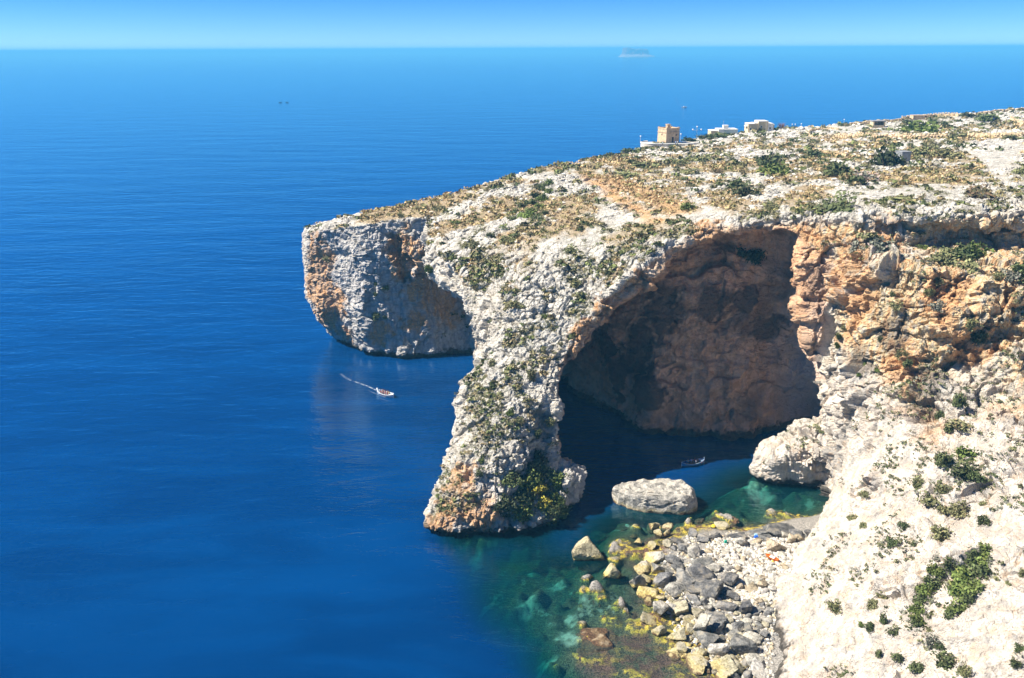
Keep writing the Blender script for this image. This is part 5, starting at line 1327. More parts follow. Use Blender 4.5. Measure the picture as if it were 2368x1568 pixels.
def stone_wall(path, height, thick, label, size=0.42, group='dry stone walls of the hill'):
    """A wall of loose stones following the ground along a path given in the enlargement of the hill."""
    P3 = [hit_top(*ZW(*q)) for q in path]
    P3 = [p for p in P3 if p is not None]
    pts = []
    for a, b in zip(P3[:-1], P3[1:]):
        n = max(2, int((b - a).length / 1.2))
        pts += [a.lerp(b, i / n) for i in range(n)]
    pts.append(P3[-1])
    for p in pts: p.z = ground(p.x, p.y) - 0.25
    V, F = [], []
    for i, p in enumerate(pts):
        q = pts[min(i + 1, len(pts) - 1)] - pts[max(i - 1, 0)]
        nrm = Vector((-q.y, q.x, 0)).normalized()
        b = len(V)
        for s_, z_ in ((-1, 0), (1, 0), (.72, height - .15), (-.72, height - .15)):
            V.append(tuple(p + nrm * (s_ * thick * .5) + Vector((0, 0, z_))))
        if i:
            for k_ in range(4):
                F.append((b - 4 + k_, b - 4 + (k_ + 1) % 4, b + (k_ + 1) % 4, b + k_))
    w = link('stone_wall', mesh_np('stone_wall', np.array(V), np.array(F), False), M_WALL)
    tag(w, label, 'wall', group)
    sv, sf, base = [], [], 0
    for i, p in enumerate(pts[:-1]):
        d = pts[i + 1] - p
        nrm = Vector((-d.y, d.x, 0)).normalized()
        if nrm.y > 0: nrm = -nrm
        rows_ = int(height / (size * .75)) + 1
        for r in range(rows_):
            for c in range(max(1, int(d.length / (size * 1.15)))):
                t_ = (c + random.random() * .8) / max(1, int(d.length / (size * 1.15)))
                ff = 1 - 0.28 * r / rows_
                pos = p + d * t_ + nrm * (thick * .5 * ff * (1 if r < rows_ - 1 else random.uniform(-1, 1))) + Vector((0, 0, (r + .5) * size * .75 + random.uniform(-.08, .08)))
                Vv = _ps[random.randrange(4)] * size * .62 * np.array([random.uniform(.8, 1.3), random.uniform(.7, 1), random.uniform(.6, .9)])
                sv.append(Vv + np.array(pos)); sf.append(pf + base); base += len(Vv)
    so = link('stones', mesh_np('stones', np.concatenate(sv), np.concatenate(sf), False), M_WALL, w)
    so['kind'] = 'stuff'
    return w


stone_wall([(440, 385), (700, 385), (1000, 395), (1300, 395), (1580, 392)], 1.9, 1.0, 'long pale stone wall below the red soil field, left of the round olive bush', .8)
stone_wall([(1790, 388), (2000, 390), (2200, 385), (2368, 375)], 2.2, 1.0, 'pale stone wall on the crest right of the round olive bush', .8)
stone_wall([(440, 372), (300, 378), (180, 372), (160, 350), (190, 318), (300, 300), (480, 305)], 1.1, .8, 'curved stone wall round the small oval field at the left of the crest', .6)
stone_wall([(590, 262), (760, 240), (950, 225), (1120, 215)], 1.8, .9, 'upper stone wall climbing the skyline left of the big green tree', .8)
stone_wall([(1120, 190), (1250, 175), (1480, 172), (1700, 168)], 1.9, .9, 'skyline stone wall behind the big green tree', .8)
stone_wall([(1880, 150), (2050, 132), (2200, 118), (2368, 100)], 1.6, .9, 'skyline stone wall at the far right of the hill', .8)
stone_wall([(190, 500), (330, 535), (480, 558), (560, 570)], 0.9, .8, 'low stone terrace wall running down beside the small dark bush in mid hill', .55)
stone_wall([(520, 425), (640, 440), (760, 470)], 0.8, .8, 'short low stone bank below the long pale wall', .55)
stone_wall([(2230, 200), (2290, 235), (2368, 260)], 1.6, 1.0, 'stone wall corner at the right edge of the hill by the dry grass', .7)


def px_box(name, label, cat, X0, X1, Y0, Y1, depth, mat, parts, rz=0.0):
    p = hit_top(*ZW((X0 + X1) / 2, Y1)); sc = p.y / FPX / 4.251 * 0.96377 * 1.03
    w, h = (X1 - X0) * sc * .5, (Y1 - Y0) * sc
    o = empty(name, (p.x, p.y + depth * .5, ground(p.x, p.y + depth * .5) - .2), label, cat, rz=rz)
    parts(o, w, h, depth * .5)
    return o


def hut(o, w, h, d):
    MB().box(-w, -d, -1, -w + .6, d, h).build('wall', M_WALL, o)
    MB().box(w - .6, -d, -1, w, d, h).build('wall', M_WALL, o)
    MB().box(-w + .603, d - .6, -1, w - .603, d, h).build('wall', M_WALL, o)
    MB().box(-w + .603, -d, -1, w - .603, -d + .5, h * .45).build('wall', M_WALL, o)
    MB().box(-w - .25, -d - .25, h + .003, w + .25, d + .25, h + .4).build('roof', M_CONC, o)


def shed(o, w, h, d):
    MB().box(-w, -d, -1, w, d, h).build('wall', M_STONE, o)
    MB().box(-w - .1, -d - .1, h + .003, w + .1, d + .1, h + .18).build('roof', M_STONE, o)
    MB().box(w - 1.0, -d - .04, 0, w - .1, -d + .1, h * .93).build('door', M_WOOD, o)


def block(o, w, h, d):
    MB().box(-w, -d, -1, w, d, h).build('wall', M_CONC, o, .05)
    MB().box(-w - .1, -d - .1, h + .003, w + .1, d + .1, h + .2).build('roof', M_CONC, o)


px_box('stone_hut', 'small stone hut with a dark open front and flat slab roof by the red field', 'hut', 830, 945, 222, 282, 4.0, M_WALL, hut)
px_box('shed', 'low sandstone shed with a brown door on the skyline behind the green tree', 'shed', 1240, 1370, 150, 198, 4.0, M_STONE, shed)
px_box('concrete_hut', 'small plain grey concrete hut half hidden by the big dark bush', 'hut', 1100, 1200, 532, 628, 3.5, M_CONC, block, RAD(12))

# ---------------------------------------------------------------- shrubs and low growth
def leaf_material():
    m, nt = new_mat('shrub_leaves'); nb = NB(nt)
    oi = nb.n('ShaderNodeObjectInfo')
    at = nb.n('ShaderNodeAttribute', attribute_name='leaf')
    vm = nb.n('ShaderNodeVectorMath', operation='MULTIPLY'); nb.lk(oi.outputs['Color'], vm.inputs[0]); nb.lk(at.outputs['Color'], vm.inputs[1])
    nb.principled(vm.outputs[0], 0.75, spec=0.2)
    return m


M_LEAF = leaf_material()
M_TWIG = simple_mat('twigs', (0.13, 0.10, 0.08), 0.9)


def shrub_mesh(seed, leaves=420, clumps=9, leaf=0.14, flat=0.7, bare=0.0):
    """Leaf sprays in clumps over a rounded, uneven bush about one metre in radius."""
    r = np.random.default_rng(seed)
    cc = r.normal(size=(clumps, 3)); cc /= np.linalg.norm(cc, axis=1)[:, None]
    cc *= r.uniform(0.35, 0.72, clumps)[:, None]; cc[:, 2] = np.abs(cc[:, 2]) * flat
    cr = r.uniform(0.28, 0.5, clumps)
    tone = r.uniform(0.7, 1.35, clumps)
    k = r.integers(0, clumps, leaves)
    d = r.normal(size=(leaves, 3)); d /= np.linalg.norm(d, axis=1)[:, None]
    c = cc[k] + d * (cr[k] * r.uniform(0.4, 1.3, leaves))[:, None]
    c[:, 2] = np.abs(c[:, 2]) * 0.98
    a = d + 0.9 * r.normal(size=(leaves, 3)); a /= np.linalg.norm(a, axis=1)[:, None]
    t = np.cross(a, r.normal(size=(leaves, 3))); t /= np.linalg.norm(t, axis=1)[:, None]
    b = np.cross(a, t)
    sz = leaf * r.uniform(0.6, 1.3, leaves)[:, None]
    V = np.stack((c - t * sz, c - b * sz * 0.55, c + t * sz, c + b * sz * 0.55), 1).reshape(-1, 3)
    F = np.arange(leaves * 4).reshape(-1, 4)
    me = mesh_np('foliage', V, F, smooth=False)
    col = (tone[k] * r.uniform(0.8, 1.2, leaves))[:, None] * np.array([[1.0, 1.0, 1.0]])
    dry = r.random(leaves) < bare
    col[dry] *= np.array([1.7, 1.3, 1.5])
    set_attr(me, 'leaf', np.repeat(col, 4, 0))
    me.materials.append(M_LEAF)
    return me


def twig_mesh(seed):
    r = random.Random(seed); mb = MB()
    for i in range(9):
        a = r.uniform(0, 6.28); e = r.uniform(0.4, 1.3)
        mb.rod((0, 0, -0.25), (math.cos(a) * math.cos(e) * .7, math.sin(a) * math.cos(e) * .7, math.sin(e) * .6), .05, .015, 4)
    me = bpy.data.meshes.new('branches'); mb.bm.to_mesh(me); mb.bm.free()
    me.materials.append(M_TWIG)
    return me


BUSH = [shrub_mesh(800 + i, 520, 10, 0.13, 0.7, 0.08) for i in range(5)]
DRYB = [shrub_mesh(830 + i, 420, 9, 0.11, 0.65, 0.45) for i in range(3)]
SMALL = [shrub_mesh(860 + i, 150, 5, 0.2, 0.65, 0.12) for i in range(5)]
TWIG = [twig_mesh(i) for i in range(3)]
GREEN = {'g': (0.085, 0.105, 0.04), 'b': (0.115, 0.15, 0.038), 'd': (0.055, 0.07, 0.03), 'o': (0.19, 0.19, 0.085), 'r': (0.125, 0.115, 0.055), 'y': (0.34, 0.29, 0.045), 's': (0.20, 0.20, 0.15)}
PLANTED = []


def hit_view(u, v):
    h, n, i, d = HEAD_BVH.ray_cast(CAM, px_ray(u, v), 2000)
    return h, n


def shrub(u, v, w, h, col, label, group=None, big=True, dry=False):
    """u, v: foot centre in the 2368 x 1568 view; w, h: size there."""
    p, n = hit_view(u, v)
    if p is None:
        for dv in range(1, 14):
            p, n = hit_view(u, v + dv)
            if p is not None: break
    if p is None: return None
    dist = (p - CAM).length / FPX * 1.02
    rx = w * dist * 0.66; rz = max(h * dist * 0.85, 0.3 * rx)
    k = len(PLANTED)
    me = (DRYB[k % 3] if dry else BUSH[k % 5]) if big else SMALL[k % 5]
    q = p + n * (0.05 * rz)
    o = link('shrub', me, None, None, q, (0, 0, random.uniform(0, 6.28)), (rx, rx * random.uniform(.8, 1.05), rz))
    if n.z < 0.75:                                        # on a steep face the plant leans out from the rock
        ax = Vector((n.x, n.y, 0.75)).normalized()
        o.rotation_euler = ax.to_track_quat('Z', 'Y').to_euler()
    f = random.uniform(0.85, 1.2); c = GREEN[col]
    o.color = (c[0] * f, c[1] * f * random.uniform(.95, 1.05), c[2] * f, 1)
    tag(o, label, 'shrub', group)
    if big:
        link('branches', TWIG[k % 3], None, o)
    PLANTED.append((u, v, w))
    return o


Z7 = lambda X, Y: ((1300 + X / 2.047) * 0.96377, (230 + Y / 2.047) * 0.96377)
Z1 = lambda X, Y: ((700 + X / 3.136) * 0.96377, (400 + Y / 3.136) * 0.96377)
Z2 = lambda X, Y: ((950 + X / 2.851) * 0.96377, (800 + Y / 2.851) * 0.96377)
Z5 = lambda X, Y: ((1850 + X / 2.501) * 0.96377, (1000 + Y / 2.501) * 0.96377)
Z6 = lambda X, Y: ((1850 + X / 2.751) * 0.96377, (480 + Y / 2.751) * 0.96377)
Z3 = lambda X, Y: ((1300 + X / 2.4125) * 0.96377, (450 + Y / 2.4125) * 0.96377)
S7, S1, S2, S5, S6, S3 = (0.96377 / q for q in (2.047, 3.136, 2.851, 2.501, 2.751, 2.4125))
random.seed(11)
HILL = 'large shrubs of the headland top'
for X, Y, w, h, c, lb, dry in [
    (965, 455, 90, 70, 'g', 'dark green bush with a grey bare side at the end of the dry strip', 0), (1005, 488, 130, 90, 'd', 'leafless grey tangle of a bush in front of the dark green one', 1),
    (1140, 345, 120, 85, 'g', 'upper of two green bushes standing together in mid hill', 0), (1145, 378, 150, 70, 'b', 'lower brighter green bush of the pair in mid hill', 0),
    (1335, 302, 100, 50, 'g', 'rounded green bush left of the low terrace wall', 0), (1440, 388, 150, 85, 'g', 'wide dark green bush below the low terrace wall', 0),
    (1690, 342, 150, 105, 'd', 'biggest dark bush of the hill, left of the grey concrete hut', 0), (1600, 415, 120, 65, 's', 'grey leafless bush spreading below the biggest dark bush', 1), (1530, 440, 90, 70, 'g', 'dark green bush at the left end of the grey leafless one', 0),
    (1860, 302, 110, 60, 'o', 'olive bush right of the grey concrete hut', 0), (1990, 300, 110, 55, 'o', 'olive bush at the edge of the bare white rock', 0), (1865, 176, 140, 70, 'b', 'big bright green tree like bush behind the long stone wall', 0),
    (1795, 138, 60, 32, 'g', 'green bush left behind the big bright one on the crest', 0), (1925, 140, 40, 34, 'g', 'small green bush at the right shoulder of the big bright one', 0), (1975, 150, 35, 30, 'g', 'little green bush right of the big bright one', 0),
    (2185, 122, 95, 42, 'g', 'long green bush on the crest beside the person in blue', 0), (2090, 102, 70, 24, 'd', 'flat dark bush on the skyline left of the person in blue', 0), (2045, 207, 82, 45, 'o', 'round olive bush in front of the long stone wall', 0),
    (1480, 146, 62, 18, 'g', 'low green bush on the skyline at the oval field', 0), (715, 562, 82, 52, 'b', 'bright green cushion bush at the foot of the dry strip', 0), (870, 202, 100, 30, 'g', 'dark hedge in front of the white house', 0), (720, 222, 70, 26, 'd', 'dark bush between the tower and the hedge', 0), (790, 208, 80, 24, 'g', 'middle bush of the hedge by the white house', 0),
    (340, 278, 60, 30, 'g', 'seaward bush on the cliff edge left of the tower', 0), (425, 270, 90, 28, 'g', 'bush on the cliff edge close left of the tower terrace', 0), (610, 248, 120, 34, 'g', 'long green bush below the watch tower', 0), (220, 300, 50, 18, 'g', 'low bush far down the skyline left of the tower', 0),
    (2160, 500, 115, 45, 'r', 'brown and green low bush on the white pavement right', 1), (1862, 510, 62, 30, 'r', 'small olive brown bush above the cliff rim', 1), (1430, 552, 150, 42, 'g', 'green row of bush along the rim above the arch', 0), (1740, 525, 150, 40, 'o', 'olive low bush on the rim above the yellow recess', 0),
    (1120, 556, 90, 30, 'o', 'olive low bush just above the crown of the arch', 0), (862, 378, 60, 30, 'r', 'brown dome of a bush left of the pair in mid hill', 1), (880, 445, 42, 30, 'g', 'small green bush on white rock left of the grey tangle', 0), (932, 322, 42, 30, 'g', 'small green bush above the brown dome', 0),
    (2310, 215, 80, 30, 'o', 'olive bush under the wall at the right edge', 0), (2350, 380, 60, 40, 'o', 'olive bush at the right picture edge beside bare rock', 0), (1310, 345, 40, 22, 'o', 'small olive bush between the two mid hill bushes', 0), (1810, 245, 40, 20, 'o', 'small bush just under the long stone wall', 0), (1340, 228, 50, 18, 'g', 'low bush under the oval field wall', 0),
    (500, 350, 120, 35, 'o', 'olive scrub patch at the top of the dry strip', 0), (640, 330, 110, 35, 'o', 'olive scrub patch in the middle of the left hill', 0), (790, 315, 120, 40, 'o', 'broad olive scrub below the white house', 0), (400, 395, 120, 36, 'o', 'olive scrub at the left of the dry strip', 0), (740, 380, 90, 30, 'o', 'olive scrub above the dry strip', 0)]:
    u, v = Z7(X, Y); shrub(u, v, w * S7, h * S7, c, lb, HILL, True, dry)
for X, Y, w, h, c, lb in [
    (1050, 780, 70, 110, 'b', 'bright green bush in the notch beside the headland tip'), (1112, 655, 42, 30, 'r', 'rusty red cushion plant in the notch'), (1035, 570, 42, 36, 'y', 'yellow flowering cushion near the headland tip'),
    (1905, 1130, 62, 55, 'b', 'bright green round bush on the slope left of the arch rim'), (1670, 1060, 140, 70, 'o', 'olive bush in the hollow of the arch slope'), (705, 915, 52, 50, 'g', 'round green bush on the grey tip face'), (640, 885, 32, 42, 'g', 'upper small bush on the grey tip face'), (640, 960, 36, 40, 'g', 'lower small bush on the grey tip face'), (640, 1120, 60, 40, 'g', 'bush on the lower tip face'), (700, 1140, 30, 60, 'g', 'narrow upright bush on the lower tip face'),
    (270, 695, 60, 40, 'o', 'grey green bush on the left shoulder of the tip'), (815, 375, 60, 40, 'o', 'olive bush on the top edge of the tip'), (1115, 325, 90, 50, 'o', 'olive bush on the tip plateau'), (1220, 430, 100, 40, 'b', 'bright strip of bush below the tip plateau'), (2090, 640, 100, 60, 'o', 'olive bush in the middle of the arch slope'), (1350, 600, 110, 55, 'o', 'olive brown bush on the upper arch slope'), (1620, 560, 120, 60, 'o', 'broad olive bush under the green gully'), (1500, 530, 100, 50, 'g', 'green bush left under the green gully'), (2150, 880, 90, 60, 'o', 'olive bush near the arch rim'), (2170, 1000, 110, 90, 'o', 'wide olive bush on the arch rim slope')]:
    u, v = Z1(X, Y); shrub(u, v, w * S1, h * S1, c, lb, 'shrubs of the tip and the arch slope')
for X, Y, w, h, c in [(1930, 130, 80, 50, 'b'), (1880, 170, 90, 60, 'g'), (1930, 200, 80, 60, 'b'), (1830, 220, 90, 60, 'd'), (1890, 250, 90, 60, 'b'), (1800, 280, 90, 60, 'g'), (1860, 310, 90, 50, 'b'), (1740, 310, 90, 60, 'd'), (1820, 350, 110, 60, 'b'), (1690, 350, 90, 50, 'g'), (1760, 380, 110, 55, 'b'), (1840, 400, 100, 50, 'g'), (1660, 390, 80, 40, 'o'), (1900, 360, 60, 50, 'g')]:
    u, v = Z1(X, Y); shrub(u, v, w * S1, h * S1, c, 'shrub of the dense green thicket filling the gully on the arch slope', 'thicket in the gully')
for X, Y, w, h, c in [(975, 870, 90, 80, 'd'), (930, 920, 90, 80, 'g'), (1000, 960, 100, 90, 'g'), (920, 990, 100, 80, 'b'), (1090, 1000, 80, 90, 'b'), (800, 1010, 110, 70, 'g'), (860, 1020, 80, 60, 'b'), (1110, 1060, 80, 90, 'b'), (1030, 1090, 90, 80, 'g'), (960, 1090, 110, 70, 'y'), (850, 1120, 110, 90, 'g'), (910, 1150, 80, 70, 'g'), (1090, 1150, 90, 100, 'b'), (1000, 1160, 90, 60, 'y'),
                    (870, 1210, 110, 80, 'b'), (720, 1180, 110, 90, 'd'), (1060, 1230, 90, 100, 'g'), (740, 1250, 80, 60, 'g'), (1060, 1290, 70, 60, 'b'), (1120, 1220, 60, 90, 'b')]:
    u, v = Z2(X, Y); shrub(u, v, w * S2 * 1.3, h * S2 * 1.3, c, 'yellow flowering bush in the green tangle at the foot of the pillar' if c == 'y' else 'green bush of the lush tangle growing at the foot of the pillar', 'lush bushes at the pillar foot')
for X, Y, w, h, c, lb in [(790, 555, 60, 70, 'b', 'bright green tuft half way up the pillar'), (835, 605, 75, 50, 'o', 'olive bush half way up the pillar'), (955, 690, 55, 90, 'd', 'dark bush in the cleft of the pillar'), (1060, 600, 70, 60, 'o', 'olive bush on the shaded edge of the pillar'), (580, 870, 42, 40, 'b', 'bright little bush on the left rib of the pillar'), (560, 965, 50, 40, 'g', 'small bush on the lower left rib of the pillar'), (1005, 110, 60, 40, 'o', 'olive bush near the top of the pillar'), (910, 290, 80, 90, 'o', 'long olive growth down the pillar'), (660, 200, 60, 50, 'o', 'small olive bush on the pillar left side')]:
    u, v = Z2(X, Y); shrub(u, v, w * S2, h * S2, c, lb, 'single bushes of the pillar')
for X, Y, w, h, c, lb in [
    (1180, 230, 110, 90, 'b', 'upper part bush of the largest pair on the scree'), (1140, 340, 140, 130, 'g', 'wide green bush of the largest pair on the scree'), (1035, 290, 90, 110, 'g', 'green bush left of the largest pair on the scree'), (1230, 380, 90, 75, 'g', 'round green bush right below the largest pair on the scree'),
    (1050, 445, 85, 105, 'o', 'olive bush below the left of the largest pair'), (950, 535, 120, 90, 'o', 'olive bush with a pale top, left on mid scree'), (1130, 580, 105, 90, 'o', 'round olive bush with a long shadow in mid scree'), (1040, 560, 55, 60, 'o', 'narrow olive bush between two larger ones in mid scree'), (1282, 625, 62, 65, 'g', 'round green bush above a small cleft'), (1277, 532, 42, 36, 'o', 'little olive bush high at the right of the scree'), (1015, 690, 95, 75, 'o', 'spreading olive bush under the mid scree group'),
    (735, 765, 62, 65, 'g', 'lone green bush on the smooth pale scree'), (797, 655, 52, 42, 'd', 'lone dark bush above the smooth pale scree'), (557, 655, 42, 36, 'o', 'lone olive bush far left on the bright scree'), (500, 615, 60, 40, 'o', 'thin bush left on the bright scree'), (565, 480, 70, 45, 'o', 'flat bush on the bright scree ridge'),
    (385, 1150, 80, 100, 'o', 'olive bush low on the left scree'), (690, 1095, 110, 70, 'o', 'wide olive bush with a pale crown low on the scree'), (620, 1130, 62, 60, 'o', 'olive bush beside the wide pale crowned one'), (667, 1235, 42, 90, 'g', 'upright green bush below the wide pale crowned one'), (612, 1280, 62, 70, 'g', 'green bush above the small overhang low on the scree'), (735, 1295, 72, 50, 'g', 'low green bush right of the small overhang'), (545, 1250, 36, 32, 'b', 'tiny bright bush low on the scree'),
    (975, 1350, 72, 85, 's', 'grey green bush near the bottom of the scree'), (1075, 1465, 100, 105, 'g', 'round green bush with a shadow near the bottom of the scree'), (1005, 1395, 52, 46, 'g', 'small green bush touching the grey green one'), (765, 1465, 72, 56, 'g', 'green bush at the bottom middle of the scree'), (647, 1435, 42, 60, 'g', 'narrow green bush at the bottom left of the scree'), (880, 1520, 74, 62, 'g', 'green bush at the very bottom of the scree'), (1170, 1545, 62, 76, 'o', 'olive bush at the very bottom right of the scree'),
    (1475, 1480, 56, 62, 'g', 'lower bush at the right edge near the bottom'), (1500, 1400, 52, 48, 'g', 'upper bush at the right edge near the bottom'), (1350, 975, 32, 26, 'o', 'small grey bush right of the long green strip'), (1500, 935, 42, 40, 'o', 'bush at the right edge beside the long green strip'), (890, 390, 70, 70, 'o', 'olive bush high in the grey crag of the scree'), (1430, 1005, 36, 28, 'o', 'second small grey bush right of the long green strip'), (1000, 850, 60, 40, 's', 'grey bush at the top of the narrow green strip')]:
    u, v = Z5(X, Y); shrub(u, v, w * S5, h * S5, c, lb, 'shrubs of the pale scree')
for X, Y, w, h, c in [(1280, 820, 100, 70, 'b'), (1200, 850, 110, 80, 'g'), (1270, 890, 110, 80, 'b'), (1180, 930, 120, 80, 'b'), (1260, 960, 110, 90, 'g'), (1150, 1000, 130, 90, 'b'), (1220, 1040, 110, 80, 'b'), (1130, 1080, 110, 80, 'b'), (1210, 1110, 90, 70, 'g'), (1110, 1150, 120, 80, 'b'), (1080, 1190, 70, 50, 'g')]:
    u, v = Z5(X, Y); shrub(u, v, w * S5, h * S5, c, 'shrub of the long broad bright green strip running down the scree', 'broad green strip on the scree')
for X, Y, w, h, c in [(1060, 880, 80, 60, 'g'), (1000, 930, 90, 70, 'b'), (970, 990, 90, 80, 'g'), (940, 1060, 90, 80, 'b'), (910, 1110, 80, 70, 'g'), (880, 1170, 70, 70, 'b'), (860, 1230, 80, 70, 'b'), (870, 1260, 60, 50, 'g')]:
    u, v = Z5(X, Y); shrub(u, v, w * S5, h * S5, c, 'shrub of the narrower green strip left of the broad one on the scree', 'narrow green strip on the scree')
for X, Y, w, h, c, lb in [
    (1120, 400, 140, 90, 'o', 'left bush of the thicket on the ledge under the yellow recess'), (1230, 370, 170, 100, 'g', 'middle bush of the thicket on the ledge under the yellow recess'), (1340, 360, 160, 100, 'b', 'right bright bush of the thicket on the ledge under the yellow recess'), (1290, 450, 150, 70, 'o', 'front grey green bush of the ledge thicket'),
    (1640, 470, 110, 150, 'g', 'tall green bush at the right edge on the ledge'), (1590, 520, 120, 90, 's', 'grey bush left of the tall one at the right edge'), (1510, 515, 62, 70, 'o', 'small olive bush on the ledge near the right edge'), (640, 250, 130, 60, 'o', 'grey green bush at the left end of the yellow recess'), (560, 300, 120, 60, 's', 'grey scrubby bush below the left end of the recess'), (760, 320, 200, 60, 's', 'broad grey scrub on the ledge left of the thicket'), (1000, 320, 80, 30, 'b', 'bright green patch at the lip of the yellow recess'),
    (1380, 910, 80, 85, 'd', 'dark bush on the right crag'), (1300, 820, 72, 80, 'o', 'olive bush beside the grey block of the right crag'), (445, 900, 36, 90, 'b', 'upper half of the bright ivy streak right of the cave'), (455, 970, 32, 70, 'b', 'lower half of the bright ivy streak right of the cave'), (480, 850, 40, 40, 'o', 'small bush right of the ivy streak'), (885, 1085, 52, 70, 'g', 'green bush on the orange band of the cliff'), (860, 1020, 62, 80, 'o', 'olive bush above the green one on the orange band'),
    (712, 1130, 42, 42, 'b', 'bright bush on the grey slab of the cliff'), (588, 1155, 30, 42, 'b', 'small bright bush left on the grey slab'), (618, 1090, 32, 32, 'b', 'tiny bright bush upper left on the grey slab'), (1240, 1360, 72, 120, 'g', 'tall green bush in a groove of the right cliff'), (1112, 1420, 62, 52, 'g', 'green bush low on the right cliff'), (1215, 1080, 62, 62, 'o', 'olive bush in mid right cliff'), (795, 640, 36, 50, 'g', 'narrow bush high on the streaked wall'), (820, 700, 72, 60, 'o', 'olive bush high on the streaked wall'), (1050, 620, 52, 90, 'o', 'long olive bush near the middle of the streaked wall'), (1110, 535, 50, 50, 'o', 'yellowish bush high in the middle of the right cliff'), (1230, 1510, 150, 70, 'o', 'broad olive bush at the top of the scree'), (1160, 1520, 60, 60, 'g', 'green bush at the top left of the scree'), (1100, 715, 80, 90, 's', 'grey scrub in the middle of the right cliff'), (905, 1210, 32, 40, 'g', 'little bush low on the orange band'), (720, 915, 30, 36, 'g', 'little bush high on the grey slab')]:
    u, v = Z6(X, Y); shrub(u, v, w * S6, h * S6, c, lb, 'shrubs of the right cliff')
for X, Y, w, h, lb in [(1145, 395, 90, 80, 'left dark bush hanging in the shade under the arch crown'), (1235, 395, 100, 90, 'right dark bush hanging in the shade under the arch crown')]:
    u, v = Z3(X, Y); shrub(u, v, w * S3, h * S3, 'd', lb, 'bushes inside the cave mouth')
print('shrubs', len(PLANTED))


# low growth nobody could count: tufts spread where the rock is overgrown
def scatter(name, weight, count, leaves, size, colours, label, seed, flat=0.6, up=0.5):
    r = np.random.default_rng(seed)
    I = np.nonzero(weight > 0.15)[0]
    pr = weight[I] * np.clip(HV[I, 1] / 250.0, 0.4, 2.0); pr = pr / pr.sum()
    I = r.choice(I, count, p=pr)
    C = HD[I]; N = HN[I]
    s = size * r.uniform(0.45, 1.6, count) ** 1.3 * np.clip(HV[I, 1] / 210, 0.7, 1.5)
    n = count * leaves
    c = np.repeat(C, leaves, 0); ss = np.repeat(s, leaves)[:, None]
    d = r.normal(size=(n, 3)); d /= np.linalg.norm(d, axis=1)[:, None]
    d[:, 2] = np.abs(d[:, 2]) * flat
    c = c + d * ss * r.uniform(0.5, 1.0, (n, 1)) + np.repeat(N, leaves, 0) * ss * 0.25
    a = d + 0.8 * r.normal(size=(n, 3)); a[:, 2] += up; a /= np.linalg.norm(a, axis=1)[:, None]
    t = np.cross(a, r.normal(size=(n, 3))); t /= np.linalg.norm(t, axis=1)[:, None]
    b = np.cross(a, t); q = ss * r.uniform(0.3, 0.55, (n, 1))
    V = np.stack((c - t * q, c - b * q * 0.6, c + t * q, c + b * q * 0.6), 1).reshape(-1, 3)
    me = mesh_np(name, V, np.arange(n * 4).reshape(-1, 4), smooth=False)
    cols = np.array(colours); k = r.integers(0, len(cols), count)
    col = np.repeat(cols[k] * r.uniform(0.75, 1.25, (count, 1)), leaves, 0) * r.uniform(0.75, 1.25, (n, 1))
    set_attr(me, 'leaf', np.repeat(col, 4, 0))
    me.materials.append(M_LEAF)
    o = link(name, me); o.color = (1, 1, 1, 1)
    return tag(o, label, None, None, 'stuff')


w_scrub = (m_scrub * (1 - 0.5 * m_inner) + 0.5 * hollow * m_plat * sstep(-0.2, 0.4, gn)) * (1 - m_soil) * (HV[:, 2] > 4)
scatter('low_scrub', w_scrub * (1 - m_dry), 4300, 14, 0.66, [GREEN['o'], GREEN['g'], (0.24, 0.21, 0.10), GREEN['r'], (0.30, 0.24, 0.13), (0.16, 0.18, 0.06)], 'low olive and brown scrub growing between the white rocks', 1)
scatter('dry_grass', m_grass, 5200, 9, 0.55, [(0.55, 0.41, 0.22), (0.45, 0.32, 0.16), (0.36, 0.29, 0.13), (0.24, 0.22, 0.09)], 'dry tan grass covering the flat of the headland', 2, 0.5, 0.2)
w_cl = (1 - m_plat) * (1 - m_cave) * (HV[:, 2] > 5) * (sstep(0.2, 0.5, fbm(HV / 5.0, 4, 133)) * (0.25 + 0.75 * m_right) + 0.35 * m_leg * sstep(0.0, 0.5, fbm(HV / 7, 3, 134))) * sstep(0.05, 0.4, nz)
scatter('cliff_plants', w_cl, 2600, 12, 0.42, [GREEN['o'], GREEN['g'], (0.11, 0.11, 0.05), GREEN['s']], 'small grey green tufts dotted over the cliffs and the scree', 3, 0.7, 0.3)

# the bare purplish tree by the stepped house
tp = at_z(1805, 305, 50.0)
tree = empty('bare_tree', tp, 'leafless purplish tree standing right of the stepped house', 'tree')
M_BARE = simple_mat('bare_twigs', (0.19, 0.11, 0.10), 0.9)
MB().rod((0, 0, -1), (0.1, 0, 1.6), .28, .2).rod((0.1, 0, 1.5), (-.9, 0, 3.0), .17, .08).rod((0.1, 0, 1.5), (1.0, .2, 3.2), .17, .08).build('trunk', M_BARE, tree)
mb = MB(); rr = random.Random(3)
for i in range(150):
    sx = rr.choice((-0.9, 1.0)); b = Vector((sx * rr.uniform(.2, 1), rr.uniform(-.3, .3), rr.uniform(1.8, 3.2)))
    e = b + Vector((rr.uniform(-.9, .9) + sx * .5, rr.uniform(-.9, .9), rr.uniform(.4, 2.0)))
    mb.rod(b, e, .05, .015, 3)
mb.build('crown', M_BARE, tree)

